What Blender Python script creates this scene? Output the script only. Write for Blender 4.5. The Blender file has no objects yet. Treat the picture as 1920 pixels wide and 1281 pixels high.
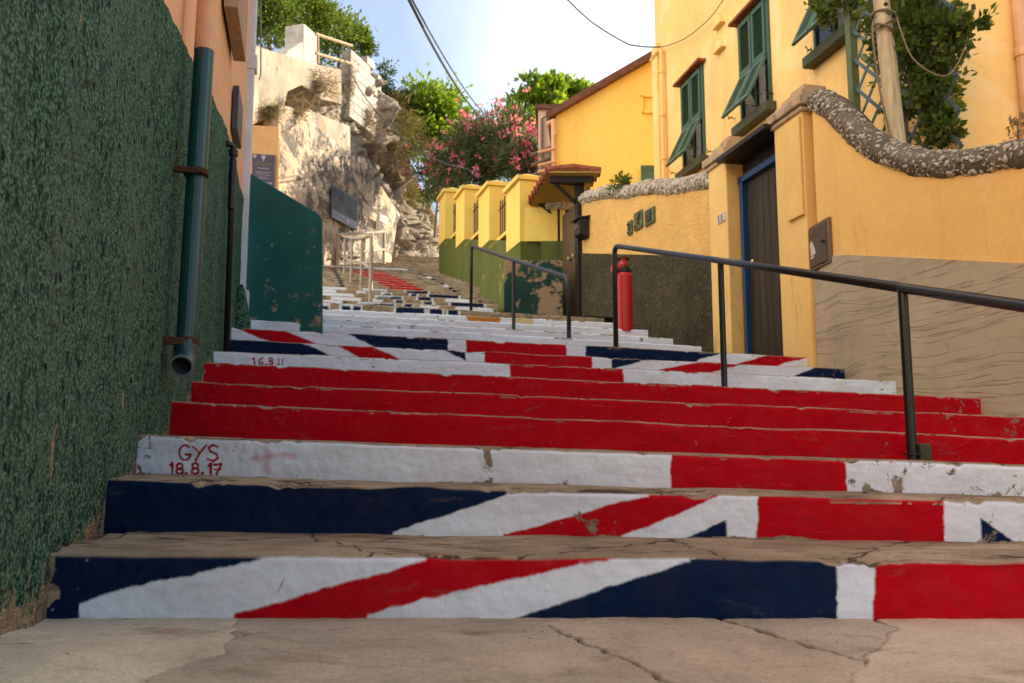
import bpy, bmesh, math, random
import numpy as np
from mathutils import Vector, Matrix
random.seed(7); RNG = np.random.default_rng(11)
SC = bpy.context.scene
COL = SC.collection

# ---------------------------------------------------------------- camera
F = 1600.0; CX, CY = 960.0, 640.5; EYE = 0.467
TH = math.atan(204.5 / F); CT, ST = math.cos(TH), math.sin(TH)
cd = bpy.data.cameras.new('camera'); cam = bpy.data.objects.new('camera', cd); COL.objects.link(cam)
cam.location = (0, 0, EYE); cam.rotation_euler = (math.pi / 2 + TH, 0, 0)
cd.sensor_width = 36; cd.lens = 36 * F / 1920; cd.clip_start = 0.05; cd.clip_end = 4000
SC.camera = cam

def ray(px, py):
    a = (px - CX) / F; v = (CY - py) / F
    return a, CT - v * ST, ST + v * CT
def at(px, py, Y):
    a, y, z = ray(px, py); t = Y / y
    return Vector((a * t, Y, EYE + z * t))
def proj(X, Y, Z):
    dz = Z - EYE; f = Y * CT + dz * ST; u = -Y * ST + dz * CT
    return CX + F * X / f, CY - F * u / f
class Line:
    """vertical plane X = x0 + m (Y - y0)"""
    def __init__(s, x0, y0, m): s.x0, s.y0, s.m = x0, y0, m
    def X(s, Y): return s.x0 + s.m * (Y - s.y0)
    def on(s, px, py):
        a, y, z = ray(px, py); k = a / y
        return at(px, py, (s.x0 - s.m * s.y0) / (k - s.m))
    def d(s): return Vector((s.m, 1, 0)).normalized()
    def nl(s): return Vector((-1, s.m, 0)).normalized()     # towards -X
    def p(s, Y, z, off=0): return Vector((s.X(Y), Y, z)) + s.nl() * off
    def shift(s, w): 
        q = s.p(s.y0, 0, w); return Line(q.x, q.y, s.m)

# ---------------------------------------------------------------- noise
def _h(i, j, seed):
    i = i.astype(np.int64); j = j.astype(np.int64)
    n = (i * 374761393 + j * 668265263 + seed * 974634777) & 0x7fffffff
    n = ((n ^ (n >> 13)) * 1274126177) & 0x7fffffff
    n = n ^ (n >> 16)
    return (n & 0xffff) / 65535.0
def vn(x, y, seed=0):
    x = np.asarray(x, float); y = np.asarray(y, float)
    i = np.floor(x); j = np.floor(y); fx = x - i; fy = y - j
    fx = fx * fx * (3 - 2 * fx); fy = fy * fy * (3 - 2 * fy)
    a = _h(i, j, seed); b = _h(i + 1, j, seed); c = _h(i, j + 1, seed); d = _h(i + 1, j + 1, seed)
    return (a * (1 - fx) + b * fx) * (1 - fy) + (c * (1 - fx) + d * fx) * fy
def fbm(x, y, seed=0, o=4):
    s = 0; a = .5; t = 0
    for k in range(o):
        s = s + a * vn(np.asarray(x) * 2 ** k, np.asarray(y) * 2 ** k, seed + k * 17); t += a; a *= .55
    return s / t

# ---------------------------------------------------------------- meshes
class MB:
    def __init__(s): s.v = []; s.f = []
    def add(s, vs, fs):
        o = len(s.v); s.v += [tuple(p) for p in vs]; s.f += [tuple(i + o for i in f) for f in fs]; return s
    def box(s, c, ex, ey, ez, sx, sy, sz):
        c = Vector(c); ex, ey, ez = Vector(ex), Vector(ey), Vector(ez)
        vs = [c + ex * (sx / 2 * i) + ey * (sy / 2 * j) + ez * (sz / 2 * k) for k in (-1, 1) for j in (-1, 1) for i in (-1, 1)]
        return s.add(vs, [(0, 2, 3, 1), (4, 5, 7, 6), (0, 1, 5, 4), (2, 6, 7, 3), (0, 4, 6, 2), (1, 3, 7, 5)])
    def prism(s, poly, vec):
        poly = [Vector(p) for p in poly]; vec = Vector(vec); n = len(poly)
        vs = poly + [p + vec for p in poly]
        fs = [tuple(range(n)), tuple(range(2 * n - 1, n - 1, -1))]
        fs += [(i, i + n, (i + 1) % n + n, (i + 1) % n) for i in range(n)]
        return s.add(vs, fs)
    def tube(s, pts, r, seg=10, cap=True):
        pts = [Vector(p) for p in pts]; n = len(pts)
        rr = r if isinstance(r, (list, tuple)) else [r] * n
        vs = []; fs = []; up = None
        for i, p in enumerate(pts):
            t = (pts[min(i + 1, n - 1)] - pts[max(i - 1, 0)]).normalized()
            if up is None:
                up = t.orthogonal().normalized()
            up = (up - t * up.dot(t)).normalized(); w = t.cross(up)
            for k in range(seg):
                an = 2 * math.pi * k / seg
                vs.append(p + (up * math.cos(an) + w * math.sin(an)) * rr[i])
        for i in range(n - 1):
            for k in range(seg):
                k2 = (k + 1) % seg
                fs.append((i * seg + k, i * seg + k2, (i + 1) * seg + k2, (i + 1) * seg + k))
        if cap: fs += [tuple(range(seg - 1, -1, -1)), tuple(range((n - 1) * seg, n * seg))]
        return s.add(vs, fs)
    def lathe(s, c, prof, seg=20, axis=(0, 0, 1)):
        c = Vector(c); ax = Vector(axis).normalized(); u = ax.orthogonal().normalized(); w = ax.cross(u); vs = []; fs = []
        for r, h in prof:
            for k in range(seg):
                an = 2 * math.pi * k / seg
                vs.append(c + ax * h + (u * math.cos(an) + w * math.sin(an)) * r)
        for i in range(len(prof) - 1):
            for k in range(seg):
                k2 = (k + 1) % seg; fs.append((i * seg + k, i * seg + k2, (i + 1) * seg + k2, (i + 1) * seg + k))
        fs += [tuple(range(seg - 1, -1, -1)), tuple(range((len(prof) - 1) * seg, len(prof) * seg))]
        return s.add(vs, fs)
    def build(s, name, mat, parent=None, bevel=0, smooth=False, seg=2, world=True):
        me = bpy.data.meshes.new(name)
        off = Vector((0, 0, 0))
        if parent is not None and world: off = origin(parent)
        me.from_pydata([tuple(Vector(p) - off) for p in s.v], [], s.f)
        bm = bmesh.new(); bm.from_mesh(me); bmesh.ops.recalc_face_normals(bm, faces=bm.faces); bm.to_mesh(me); bm.free()
        me.materials.append(mat)
        o = bpy.data.objects.new(name, me); COL.objects.link(o)
        if parent is not None: o.parent = parent
        if smooth:
            me.polygons.foreach_set('use_smooth', [True] * len(me.polygons))
        if bevel:
            b = o.modifiers.new('bevel', 'BEVEL'); b.width = bevel; b.segments = seg; b.limit_method = 'ANGLE'; b.angle_limit = math.radians(35)
        return o

def origin(o):
    p = Vector((0, 0, 0))
    while o is not None:
        p = p + o.location; o = o.parent
    return p

def np_mesh(name, V, Fq, mat, parent=None, attrs=None, smooth=True, world=True):
    """V (n,3), Fq (m,k)"""
    V = np.asarray(V, np.float32); Fq = np.asarray(Fq, np.int32); m, k = Fq.shape
    if parent is not None and world: V = V - np.array(origin(parent), np.float32)
    me = bpy.data.meshes.new(name)
    me.vertices.add(len(V)); me.vertices.foreach_set('co', V.ravel())
    me.loops.add(m * k); me.loops.foreach_set('vertex_index', Fq.ravel())
    me.polygons.add(m); me.polygons.foreach_set('loop_start', np.arange(0, m * k, k, dtype=np.int32))
    me.polygons.foreach_set('loop_total', np.full(m, k, np.int32))
    me.update(calc_edges=True); me.validate()
    if smooth: me.polygons.foreach_set('use_smooth', np.ones(m, bool))
    for an, (ty, data) in (attrs or {}).items():
        a = me.attributes.new(an, ty, 'POINT')
        a.data.foreach_set('color' if ty == 'FLOAT_COLOR' else 'value', np.asarray(data, np.float32).ravel())
    for mm in (mat if isinstance(mat, (list, tuple)) else [mat]): me.materials.append(mm)
    o = bpy.data.objects.new(name, me); COL.objects.link(o)
    if parent is not None: o.parent = parent
    return o
def grid_faces(nv, nu):
    i = np.arange((nv - 1) * (nu - 1)); r = i // (nu - 1); c = i % (nu - 1); a = r * nu + c
    return np.stack([a, a + 1, a + nu + 1, a + nu], 1)

def tag(o, label=None, cat=None, group=None, kind=None):
    if label: o['label'] = label
    if cat: o['category'] = cat
    if group: o['group'] = group
    if kind: o['kind'] = kind
    return o
def thing(name, label, cat, loc, group=None):
    o = bpy.data.objects.new(name, None); COL.objects.link(o); o.location = loc; o.empty_display_size = .2
    return tag(o, label, cat, group)
def copy_tree(o, parent=None):
    c = o.copy(); COL.objects.link(c)
    if parent is not None: c.parent = parent
    for ch in list(o.children): copy_tree(ch, c)
    return c

# ---------------------------------------------------------------- materials
class NT:
    def __init__(s, name, rough=.8, spec=.3):
        s.m = bpy.data.materials.new(name); s.m.use_nodes = True; s.t = s.m.node_tree; s.b = s.t.nodes['Principled BSDF']
        s.b.inputs['Roughness'].default_value = rough; s.b.inputs['Specular IOR Level'].default_value = spec
        s.co = s.t.nodes.new('ShaderNodeTexCoord').outputs['Object']
    def n(s, ty): return s.t.nodes.new(ty)
    def l(s, a, b): s.t.links.new(a, b)
    def _in(s, inp, v):
        if hasattr(v, 'is_linked') or isinstance(v, bpy.types.NodeSocket): s.l(v, inp)
        elif isinstance(v, (tuple, list)) and len(v) == 3 and inp.type == 'RGBA': inp.default_value = (*v, 1)
        else: inp.default_value = v
    def mapv(s, scale=(1, 1, 1), vec=None, rot=(0, 0, 0)):
        n = s.n('ShaderNodeMapping'); s.l(vec or s.co, n.inputs['Vector']); n.inputs['Scale'].default_value = scale; n.inputs['Rotation'].default_value = rot
        return n.outputs[0]
    def noise(s, scale, detail=5, rough=.6, dist=0, vec=None, out=0):
        n = s.n('ShaderNodeTexNoise'); s.l(vec or s.co, n.inputs['Vector'])
        n.inputs['Scale'].default_value = scale; n.inputs['Detail'].default_value = detail; n.inputs['Roughness'].default_value = rough; n.inputs['Distortion'].default_value = dist
        return n.outputs[out]
    def voro(s, scale, feat='F1', vec=None, out='Distance', rnd=1):
        n = s.n('ShaderNodeTexVoronoi'); n.feature = feat; s.l(vec or s.co, n.inputs['Vector']); n.inputs['Scale'].default_value = scale
        n.inputs['Randomness'].default_value = rnd
        return n.outputs[out]
    def ramp(s, fac, stops, interp='LINEAR'):
        n = s.n('ShaderNodeValToRGB'); s.l(fac, n.inputs[0]); e = n.color_ramp.elements; n.color_ramp.interpolation = interp
        while len(e) < len(stops): e.new(.5)
        for q, (p, c) in zip(e, stops):
            q.position = p; q.color = (c, c, c, 1) if isinstance(c, (int, float)) else (*c, 1)
        return n.outputs[0]
    def mix(s, fac, a, b, mode='MIX'):
        n = s.n('ShaderNodeMix'); n.data_type = 'RGBA'; n.blend_type = mode
        s._in(n.inputs[0], fac); s._in(n.inputs[6], a); s._in(n.inputs[7], b)
        return n.outputs[2]
    def math(s, op, a, b=0.0, clamp=False):
        n = s.n('ShaderNodeMath'); n.operation = op; n.use_clamp = clamp; s._in(n.inputs[0], a); s._in(n.inputs[1], b); return n.outputs[0]
    def vadd(s, a, b, k=1.0):
        m = s.n('ShaderNodeVectorMath'); m.operation = 'SCALE'; s.l(b, m.inputs[0]); m.inputs['Scale'].default_value = k
        n = s.n('ShaderNodeVectorMath'); n.operation = 'ADD'; s.l(a, n.inputs[0]); s.l(m.outputs[0], n.inputs[1]); return n.outputs[0]
    def attr(s, name, out='Color'):
        n = s.n('ShaderNodeAttribute'); n.attribute_name = name; return n.outputs[out]
    def bump(s, h, strength=.5, dist=.01, prev=None):
        n = s.n('ShaderNodeBump'); s.l(h, n.inputs['Height']); n.inputs['Strength'].default_value = strength; n.inputs['Distance'].default_value = dist
        if prev is not None: s.l(prev, n.inputs['Normal'])
        return n.outputs[0]
    def fin(s, col=None, nor=None, rough=None):
        if col is not None: s._in(s.b.inputs['Base Color'], col)
        if nor is not None: s.l(nor, s.b.inputs['Normal'])
        if rough is not None: s._in(s.b.inputs['Roughness'], rough)
        return s.m

def plaster(name, c, var=.12, sc=1.3, bs=40, bstr=.35, bdist=.008, stain=None, rough=.85, lump=.3):
    t = NT(name, rough, .2); c = np.array(c)
    n1 = t.noise(sc, 6, .6, .4)
    col = t.ramp(n1, [(.3, tuple(c * (1 - var))), (.7, tuple(np.minimum(c * (1 + var), .9)))])
    col = t.mix(t.ramp(t.noise(bs * .4, 3, .6), [(.42, 0.0), (.7, .3)]), col, tuple(c * .8))
    for st in (stain or []):
        sc_, lo, hi, k, v3 = st[1:6] if len(st) > 5 else (*st[1:5], (1, 1, 1))
        f = t.ramp(t.noise(sc_, 8, .68, .6, vec=t.mapv(v3)), [(lo, 0.0), (hi, k)])
        col = t.mix(f, col, st[0])
    nb = t.bump(t.noise(bs, 5, .65), bstr, bdist)
    nb = t.bump(t.noise(2.2, 4, .5), lump, .03, nb)
    return t.fin(col, nb)
def flat(name, c, rough=.5, var=.1, sc=20, spec=.4, metal=0, bstr=.1, rust=None):
    t = NT(name, rough, spec); c = np.array(c); t.b.inputs['Metallic'].default_value = metal
    n = t.noise(sc, 5, .6)
    col = t.ramp(n, [(.3, tuple(c * (1 - var))), (.7, tuple(c * (1 + var)))])
    if rust:
        col = t.mix(t.ramp(t.noise(rust[1], 7, .7), [(rust[2], 0.0), (rust[2] + .06, 1.0)]), col, rust[0])
    return t.fin(col, t.bump(n, bstr, .004))
def wood(name, c, rough=.6, k=30, zs=.08, spec=.3, gloss=None):
    t = NT(name, rough, spec); c = np.array(c)
    n = t.noise(k, 6, .6, .3, vec=t.mapv((1, 1, zs)))
    col = t.ramp(n, [(.3, tuple(c * .6)), (.7, tuple(c * 1.3))])
    return t.fin(col, t.bump(n, .3, .004), gloss)
def leafmat(name, a, b, trans=.45, rough=.5):
    t = NT(name, rough, .3)
    col = t.mix(t.attr('tint', 'Fac'), a, b)
    t.fin(col); tr = t.n('ShaderNodeBsdfTranslucent'); 
    t.l(t.mix(1.0, col, (1.25, 1.25, .6), 'MULTIPLY'), tr.inputs['Color'])
    ms = t.n('ShaderNodeMixShader'); ms.inputs[0].default_value = trans
    t.l(t.b.outputs[0], ms.inputs[1]); t.l(tr.outputs[0], ms.inputs[2])
    t.l(ms.outputs[0], t.t.nodes['Material Output'].inputs['Surface'])
    return t.m

M = {}
# paint on the steps: colour from the 'paint' attribute, bare stone where its alpha is 0
def step_material(name='step_paint', far=False):
    t = NT(name, .8, .06)
    bare = t.ramp(t.noise(2.5, 8, .65, .5), [(.3, (.22, .165, .105)), (.55, (.38, .295, .19)), (.75, (.50, .40, .27))])
    bare = t.mix(t.ramp(t.noise(14, 6, .7, vec=t.mapv((.35, 1, 1))), [(.5, 0.0), (.66, .75)]), bare, (.12, .09, .065))
    bare = t.mix(t.ramp(t.noise(9, 8, .75, .3, vec=t.mapv((.22, 1.4, 1.4))), [(.56, 0.0), (.62, .9)]), bare, (.06, .045, .03))
    bare = t.mix(t.ramp(t.noise(110, 4, .8), [(.5, 0.0), (.72, .6)]), bare, (.14, .11, .08))
    crk = t.ramp(t.voro(1.1, 'DISTANCE_TO_EDGE', vec=t.vadd(t.co, t.noise(3, 5, .6, out=1), .25)), [(0, .9), (.003, .8), (.008, 0.0)])
    bare = t.mix(crk, bare, (.035, .028, .02))
    pa = t.attr('paint'); al = t.attr('paint', 'Alpha'); wear = t.attr('wear', 'Fac')
    dirt = t.ramp(t.noise(9, 8, .7, .3), [(.42, 0.0), (.75, .34)])
    pc = t.mix(dirt, pa, t.mix(.35, pa, (.10, .08, .065)))
    pc = t.mix(t.ramp(t.noise(45, 4, .7), [(.5, 0.0), (.85, .10)]), pc, (.06, .05, .045))
    pc = t.mix(t.ramp(t.noise(7, 6, .65, .4, vec=t.mapv((.35, 1, 1.6))), [(.42, 0.0), (.62, .28)]), pc, t.mix(1.0, pc, (1.35, 1.6, 1.6), 'MULTIPLY'))
    pc = t.mix(t.ramp(t.noise(16, 7, .7, .5, vec=t.mapv((.3, 1, 1))), [(.60, 0.0), (.70, .45)]), pc, t.mix(.5, pc, (.20, .17, .14)))
    ch = t.math('ADD', t.noise(11, 9, .72, .5), t.math('MULTIPLY', wear, .34))
    chip = t.ramp(ch, [(.70, 0.0), (.735, 1.0)])
    pc = t.mix(chip, pc, t.ramp(t.noise(30, 4), [(.3, (.10, .08, .06)), (.7, (.34, .28, .21))]))
    col = t.mix(al, bare, pc)
    nb = t.bump(t.noise(70, 5, .65), .3, .004)
    nb = t.bump(t.noise(14, 6, .6), .3, .009, nb)
    nb = t.bump(chip, .25, -.003, nb)
    rg = t.ramp(t.noise(8, 5), [(.3, .6), (.7, .85)])
    return t.fin(col, nb, t.mix(al, (.85, .85, .85), rg))
M['step'] = step_material()

def pave_material():
    t = NT('paving_stone', .85, .15)
    tone = t.attr('paint'); crk = t.attr('wear', 'Fac')
    f1 = t.ramp(t.noise(2.2, 9, .68, .7), [(.28, .62), (.5, 1.0), (.72, 1.22)])
    base = t.mix(1.0, tone, f1, 'MULTIPLY')
    base = t.mix(t.ramp(t.noise(6, 9, .75, .6, vec=t.mapv((.45, 1.6, 1))), [(.55, 0.0), (.68, .6)]), base, (.62, .52, .38))
    base = t.mix(t.ramp(t.noise(5, 9, .72, .5, vec=t.mapv((.6, 1.4, 1))), [(.56, 0.0), (.68, .6)]), base, (.17, .12, .075))
    base = t.mix(t.ramp(t.noise(85, 4, .8), [(.50, 0.0), (.72, .6)]), base, (.12, .09, .065))
    base = t.mix(t.ramp(t.noise(140, 3, .8), [(.55, 0.0), (.75, .55)]), base, (.66, .58, .46))
    base = t.mix(t.ramp(t.voro(11, 'F1'), [(0.035, .85), (.06, 0.0)]), base, (.05, .04, .035))
    col = t.mix(crk, base, (.045, .035, .025))
    nb = t.bump(t.noise(60, 7, .75), .45, .006); nb = t.bump(t.noise(7, 6, .6), .4, .018, nb)
    return t.fin(col, nb)
M['pave'] = pave_material()

def green_wall_material():
    t = NT('rough_green_render', .85, .12)
    wv = t.vadd(t.co, t.noise(50, 3, .6, out=1), .018)
    vo = t.voro(78, 'F1', vec=wv)
    fl = t.math('ADD', t.math('MULTIPLY', t.math('SUBTRACT', .75, vo), .62), t.math('MULTIPLY', t.noise(60, 4, .7), .42))
    fl2 = t.noise(24, 4, .65, .4, vec=t.mapv((1, 1, .75)))
    col = t.ramp(fl, [(.24, (.014, .050, .030)), (.40, (.078, .205, .125)), (.56, (.165, .315, .20)), (.72, (.38, .48, .34))])
    col = t.mix(t.ramp(fl2, [(.38, .95), (.46, 0.0)]), col, (.008, .030, .021))
    col = t.mix(t.ramp(t.noise(1.6, 6, .65, .5, vec=t.mapv((1, 1, .45))), [(.45, 0.0), (.66, .42)]), col, (.15, .225, .175))
    col = t.mix(t.ramp(t.noise(30, 6, .75, 1), [(.66, 0.0), (.72, .8)]), col, (.20, .14, .10))
    col = t.mix(t.ramp(t.noise(3.5, 8, .7, .5, vec=t.mapv((1, 1, .35))), [(.655, 0.0), (.68, .85)]), col, (.40, .29, .18))
    pit = t.ramp(t.voro(19, 'F1', vec=t.mapv((1, 1, .7), t.vadd(t.co, t.noise(22, 4, .6, out=1), .05))), [(.16, .9), (.24, 0.0)])
    col = t.mix(pit, col, (.006, .022, .016))
    chip = t.math('ADD', t.noise(16, 8, .72, .3), t.math('MULTIPLY', t.attr('wear', 'Fac'), .27))
    col = t.mix(t.ramp(chip, [(.70, 0.0), (.72, 1.0)]), col, t.ramp(t.noise(40, 4), [(.3, (.20, .14, .085)), (.7, (.46, .36, .23))]))
    nb = t.bump(pit, .8, -.014); nb = t.bump(fl, 1.0, .016, nb); nb = t.bump(fl2, .9, .035, nb)
    return t.fin(col, nb)
M['green_wall'] = green_wall_material()
M['peach'] = plaster('peach_render', (.82, .47, .25), .08, 1.2, 30, .2, .004, [((.30, .17, .10), 3, .62, .72, .5, (1, 1, .25))])
M['orange'] = plaster('orange_render', (.90, .52, .165), .08, .9, 35, .3, .005, [((.52, .29, .10), 2.0, .56, .72, .55, (1, 1, .3)), ((.92, .62, .33), 1.1, .58, .62, .3)], lump=.5)
M['house'] = plaster('warm_yellow_render', (.89, .55, .20), .08, .8, 30, .22, .004, [((.55, .35, .15), 1.5, .54, .72, .6, (1, 1, .16)), ((.90, .68, .40), .8, .56, .60, .35)])
M['yellow'] = plaster('bright_yellow_render', (.93, .615, .145), .09, .8, 25, .2, .004, [((.55, .34, .07), 1.7, .56, .78, .5, (1, 1, .2)), ((.35, .22, .08), 5, .68, .76, .5, (1, 1, .3))])
M['rough_yellow'] = plaster('rough_ochre_render', (.76, .45, .14), .14, 1.5, 24, 1.0, .03, [((.40, .23, .07), 3, .58, .72, .5)], lump=.4)
M['pillar'] = plaster('pillar_render', (.82, .52, .18), .08, 1.3, 40, .25, .005, [((.40, .24, .09), 3, .6, .74, .6, (1, 1, .4))])
M['cap'] = plaster('weathered_cap_render', (.50, .34, .20), .25, 5, 50, .7, .01, [((.16, .12, .09), 8, .52, .66, .8)])
M['dark_dado'] = plaster('rough_dark_olive_render', (.062, .050, .024), .4, 2.0, 20, 1.0, .05, [((.03, .026, .014), 3, .5, .7, .8), ((.19, .155, .08), 20, .54, .68, .75)], lump=.5)
M['green_dado'] = plaster('olive_green_paint', (.105, .125, .028), .18, 1.2, 30, .25, .005, [((.05, .065, .016), 2, .52, .72, .7, (1, 1, .25)), ((.20, .20, .06), 6, .6, .72, .5, (1, 1, .2))])
def combed_material():
    t = NT('combed_beige_render', .85, .2)
    w = t.vadd(t.co, t.noise(.7, 2, .45, .2, out=1), .42)
    n_ = t.noise(1.0, 4, .6, 0, vec=t.mapv((.32, .32, 12), w))
    msk = t.ramp(t.noise(1.7, 4, .6), [(.34, 0.0), (.50, 1.0)])
    n = t.math('MULTIPLY', t.ramp(t.math('ABSOLUTE', t.math('SUBTRACT', n_, .5)), [(0, 1.0), (.016, 0.0)]), msk)
    n2 = t.noise(1.0, 3, .6, 0, vec=t.mapv((.8, .8, 75), w))
    col = t.ramp(t.noise(1.6, 6, .6, .4), [(.3, (.40, .315, .21)), (.7, (.52, .415, .28))])
    col = t.mix(t.math('MULTIPLY', n, .42), col, (.22, .165, .105))
    col = t.mix(t.ramp(t.noise(7, 6, .7), [(.6, 0.0), (.75, .5)]), col, (.24, .16, .09))
    nb = t.bump(n, .6, -.018); nb = t.bump(n2, .22, .005, nb); nb = t.bump(t.noise(40, 5, .7), .25, .004, nb)
    return t.fin(col, nb)
M['combed'] = combed_material()
M['rail'] = flat('black_painted_steel', (.012, .011, .012), .32, .4, 60, .5, 0, .25, ((.10, .05, .03), 30, .69))
M['rail_grey'] = flat('pale_painted_steel', (.36, .30, .22), .6, .25, 10, .4, 0, .2, ((.30, .13, .04), 9, .62))
M['teal_pipe'] = flat('teal_pipe_paint', (.006, .058, .056), .33, .25, 8, .5, 0, .12, ((.10, .13, .06), 14, .70))
M['peach_pipe'] = flat('peach_pipe_paint', (.66, .36, .18), .5, .1, 8)
M['rust'] = flat('rusty_iron', (.075, .032, .018), .85, .5, 60, .2, 0, .6)
M['black_pipe'] = flat('black_plastic', (.012, .013, .017), .4, .2, 20)
M['pvc_in'] = flat('grey_pipe_inside', (.05, .06, .08), .5, .2, 20)
M['white_post'] = flat('white_gloss_paint', (.62, .64, .68), .5, .12, 6, .4, 0, .3, ((.16, .12, .08), 8, .67))
M['grey_wood'] = wood('weathered_board', (.42, .29, .17), .8)
def teal_material():
    t = NT('teal_peeling_paint', .5, .4)
    col = t.ramp(t.noise(2.2, 6, .6), [(.3, (.004, .085, .076)), (.7, (.010, .145, .125))])
    sep = t.n('ShaderNodeSeparateXYZ'); t.l(t.co, sep.inputs[0])
    low = t.math('MULTIPLY', sep.outputs[2], -.085)      # more paint lost near the foot, where water splashes
    f = t.math('ADD', t.noise(9, 8, .74, .4), low)
    f2 = t.math('ADD', f, t.math('MULTIPLY', t.noise(2.6, 3, .5), .28))
    m = t.ramp(f2, [(.70, 0.0), (.715, 1.0)])
    col = t.mix(m, col, t.ramp(t.noise(22, 6, .7), [(.32, (.10, .05, .025)), (.5, (.30, .22, .13)), (.7, (.5, .44, .36))]))
    nb = t.bump(t.noise(25, 5, .6), .25, .006); nb = t.bump(m, .5, -.005, nb)
    return t.fin(col, nb)
M['teal'] = teal_material()
M['block_teal'] = plaster('flaking_teal_render', (.012, .045, .035), .3, 2, 30, .4, .008, [((.30, .20, .11), 1.6, .50, .53, 1.0)])
M['block_olive'] = plaster('flaking_olive_render', (.11, .13, .03), .2, 2, 30, .4, .008, [((.42, .28, .12), 1.8, .60, .63, 1.0)])
M['dark_wood'] = wood('dark_stained_wood', (.022, .015, .011), .55)
def door_material():
    t = NT('dark_varnished_planks', .38, .22)
    n = t.noise(22, 6, .6, .4, vec=t.mapv((1, 1, .06)))
    col = t.ramp(n, [(.3, (.018, .012, .006)), (.6, (.048, .032, .015)), (.8, (.11, .075, .032))])
    nb = t.bump(t.noise(5, 4, .5, vec=t.mapv((1, 1, .2))), .35, .02)
    return t.fin(col, nb, t.ramp(n, [(.3, .3), (.7, .55)]))
M['door'] = door_material()
M['gate_wood'] = wood('brown_gate_planks', (.12, .075, .04), .5)
M['blue'] = flat('blue_gloss_paint', (.010, .045, .13), .4, .15, 12)
M['green_shutter'] = flat('green_shutter_paint', (.042, .098, .058), .5, .2, 18, .4)
M['green_flap'] = flat('pale_green_shutter_paint', (.070, .125, .085), .5, .2, 18, .4)
M['sill'] = flat('olive_sill_paint', (.060, .062, .032), .7, .25, 12)
M['glass'] = flat('dark_window_glass', (.012, .014, .014), .08, .1, 4, .6)
M['curtain'] = flat('grey_curtain', (.34, .30, .30), .9, .2, 10)
M['terracotta'] = flat('terracotta_tile', (.25, .075, .038), .8, .4, 14, .2, 0, .4)
M['yellow_board'] = wood('ochre_soffit_boards', (.36, .24, .05), .7)
M['red'] = flat('red_enamel', (.48, .010, .008), .35, .15, 8, .5, 0, .1, ((.32, .25, .25), 16, .66))
M['brass'] = flat('brass', (.55, .40, .16), .35, .1, 20, .5, .8)
M['tile_green'] = flat('green_glazed_relief', (.085, .105, .035), .5, .6, 16, .4, 0, .8)
M['dark_relief'] = flat('dark_relief_figure', (.05, .035, .015), .5, .3, 20)
M['white_plate'] = flat('white_enamel', (.62, .55, .46), .4, .06, 20)
M['dark_ink'] = flat('dark_ink', (.10, .07, .05), .6, .1, 20)
M['cab'] = flat('brown_cabinet_paint', (.105, .066, .044), .55, .25, 22, .3, 0, .3)
M['cab_edge'] = flat('brown_cabinet_edge', (.17, .105, .068), .55, .2, 22)
M['sail'] = flat('cream_sail_paint', (.60, .52, .42), .6, .05, 20)
M['purple'] = flat('purple_panel', (.050, .030, .055), .5, .12, 6)
M['sign_text'] = flat('pale_sign_text', (.34, .30, .36), .6, .05, 20)
M['sign_green'] = flat('olive_sign_text', (.12, .13, .04), .6, .05, 20)
def map_panel_material():
    t = NT('grey_map_panel', .6, .15)
    n = t.noise(1.6, 7, .6, .7)
    col = t.ramp(n, [(.36, (.02, .022, .026)), (.44, (.06, .068, .08)), (.60, (.09, .105, .13)), (.68, (.035, .035, .04)), (.8, (.08, .08, .09))])
    return t.fin(col)
M['map'] = map_panel_material()
M['panel_dark'] = flat('dark_slate_panel', (.055, .055, .065), .4, .15, 8)
M['pebble'] = None
def pebble_material():
    t = NT('white_pebbles', .6, .3)
    col = t.mix(t.attr('tint', 'Fac'), (.20, .16, .115), (.52, .44, .34))
    return t.fin(col, t.bump(t.noise(60, 4), .3, .003))
M['pebble'] = pebble_material()
M['mortar'] = plaster('grey_mortar', (.17, .13, .09), .3, 4, 60, .9, .012, [((.08, .065, .045), 6, .5, .65, .8)])
M['mortar_pale'] = plaster('pale_mortar', (.48, .38, .30), .25, 4, 60, .9, .012, [((.22, .16, .11), 7, .52, .66, .8)])
def rock_material():
    t = NT('weathered_rock', .9, .15)
    col = t.ramp(t.noise(1.5, 10, .74, 1.0), [(.30, (.11, .09, .07)), (.45, (.34, .28, .21)), (.62, (.44, .385, .30)), (.8, (.58, .52, .43))])
    col = t.mix(t.ramp(t.noise(2.4, 9, .75, .6, vec=t.mapv((1, 1, .45))), [(.53, 0.0), (.62, .85)]), col, (.30, .18, .085))
    col = t.mix(t.ramp(t.noise(4.2, 9, .75, .8, vec=t.mapv((1, 1, .7))), [(.56, 0.0), (.61, .9)]), col, (.085, .075, .068))
    nb = t.bump(t.noise(3.5, 9, .7), .9, .22); nb = t.bump(t.noise(22, 6, .7), .6, .03, nb)
    return t.fin(col, nb)
M['rock'] = rock_material()
def stained_plaster():
    t = NT('old_stained_plaster', .9, .15)
    col = t.ramp(t.noise(.9, 6, .6, .5), [(.3, (.42, .29, .19)), (.5, (.47, .37, .265)), (.7, (.55, .48, .39))])
    s = t.ramp(t.noise(1.3, 10, .80, .35), [(.47, 0.0), (.53, .95)])
    col = t.mix(s, col, t.ramp(t.noise(9, 5), [(.3, (.045, .04, .036)), (.7, (.17, .155, .135))]))
    col = t.mix(t.ramp(t.noise(2.0, 9, .75, .6, vec=t.mapv((1, 1, .4))), [(.62, 0.0), (.68, .8)]), col, (.42, .22, .06))
    nb = t.bump(t.noise(9, 8, .7), .6, .05)
    return t.fin(col, nb)
M['old_plaster'] = stained_plaster()
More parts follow.
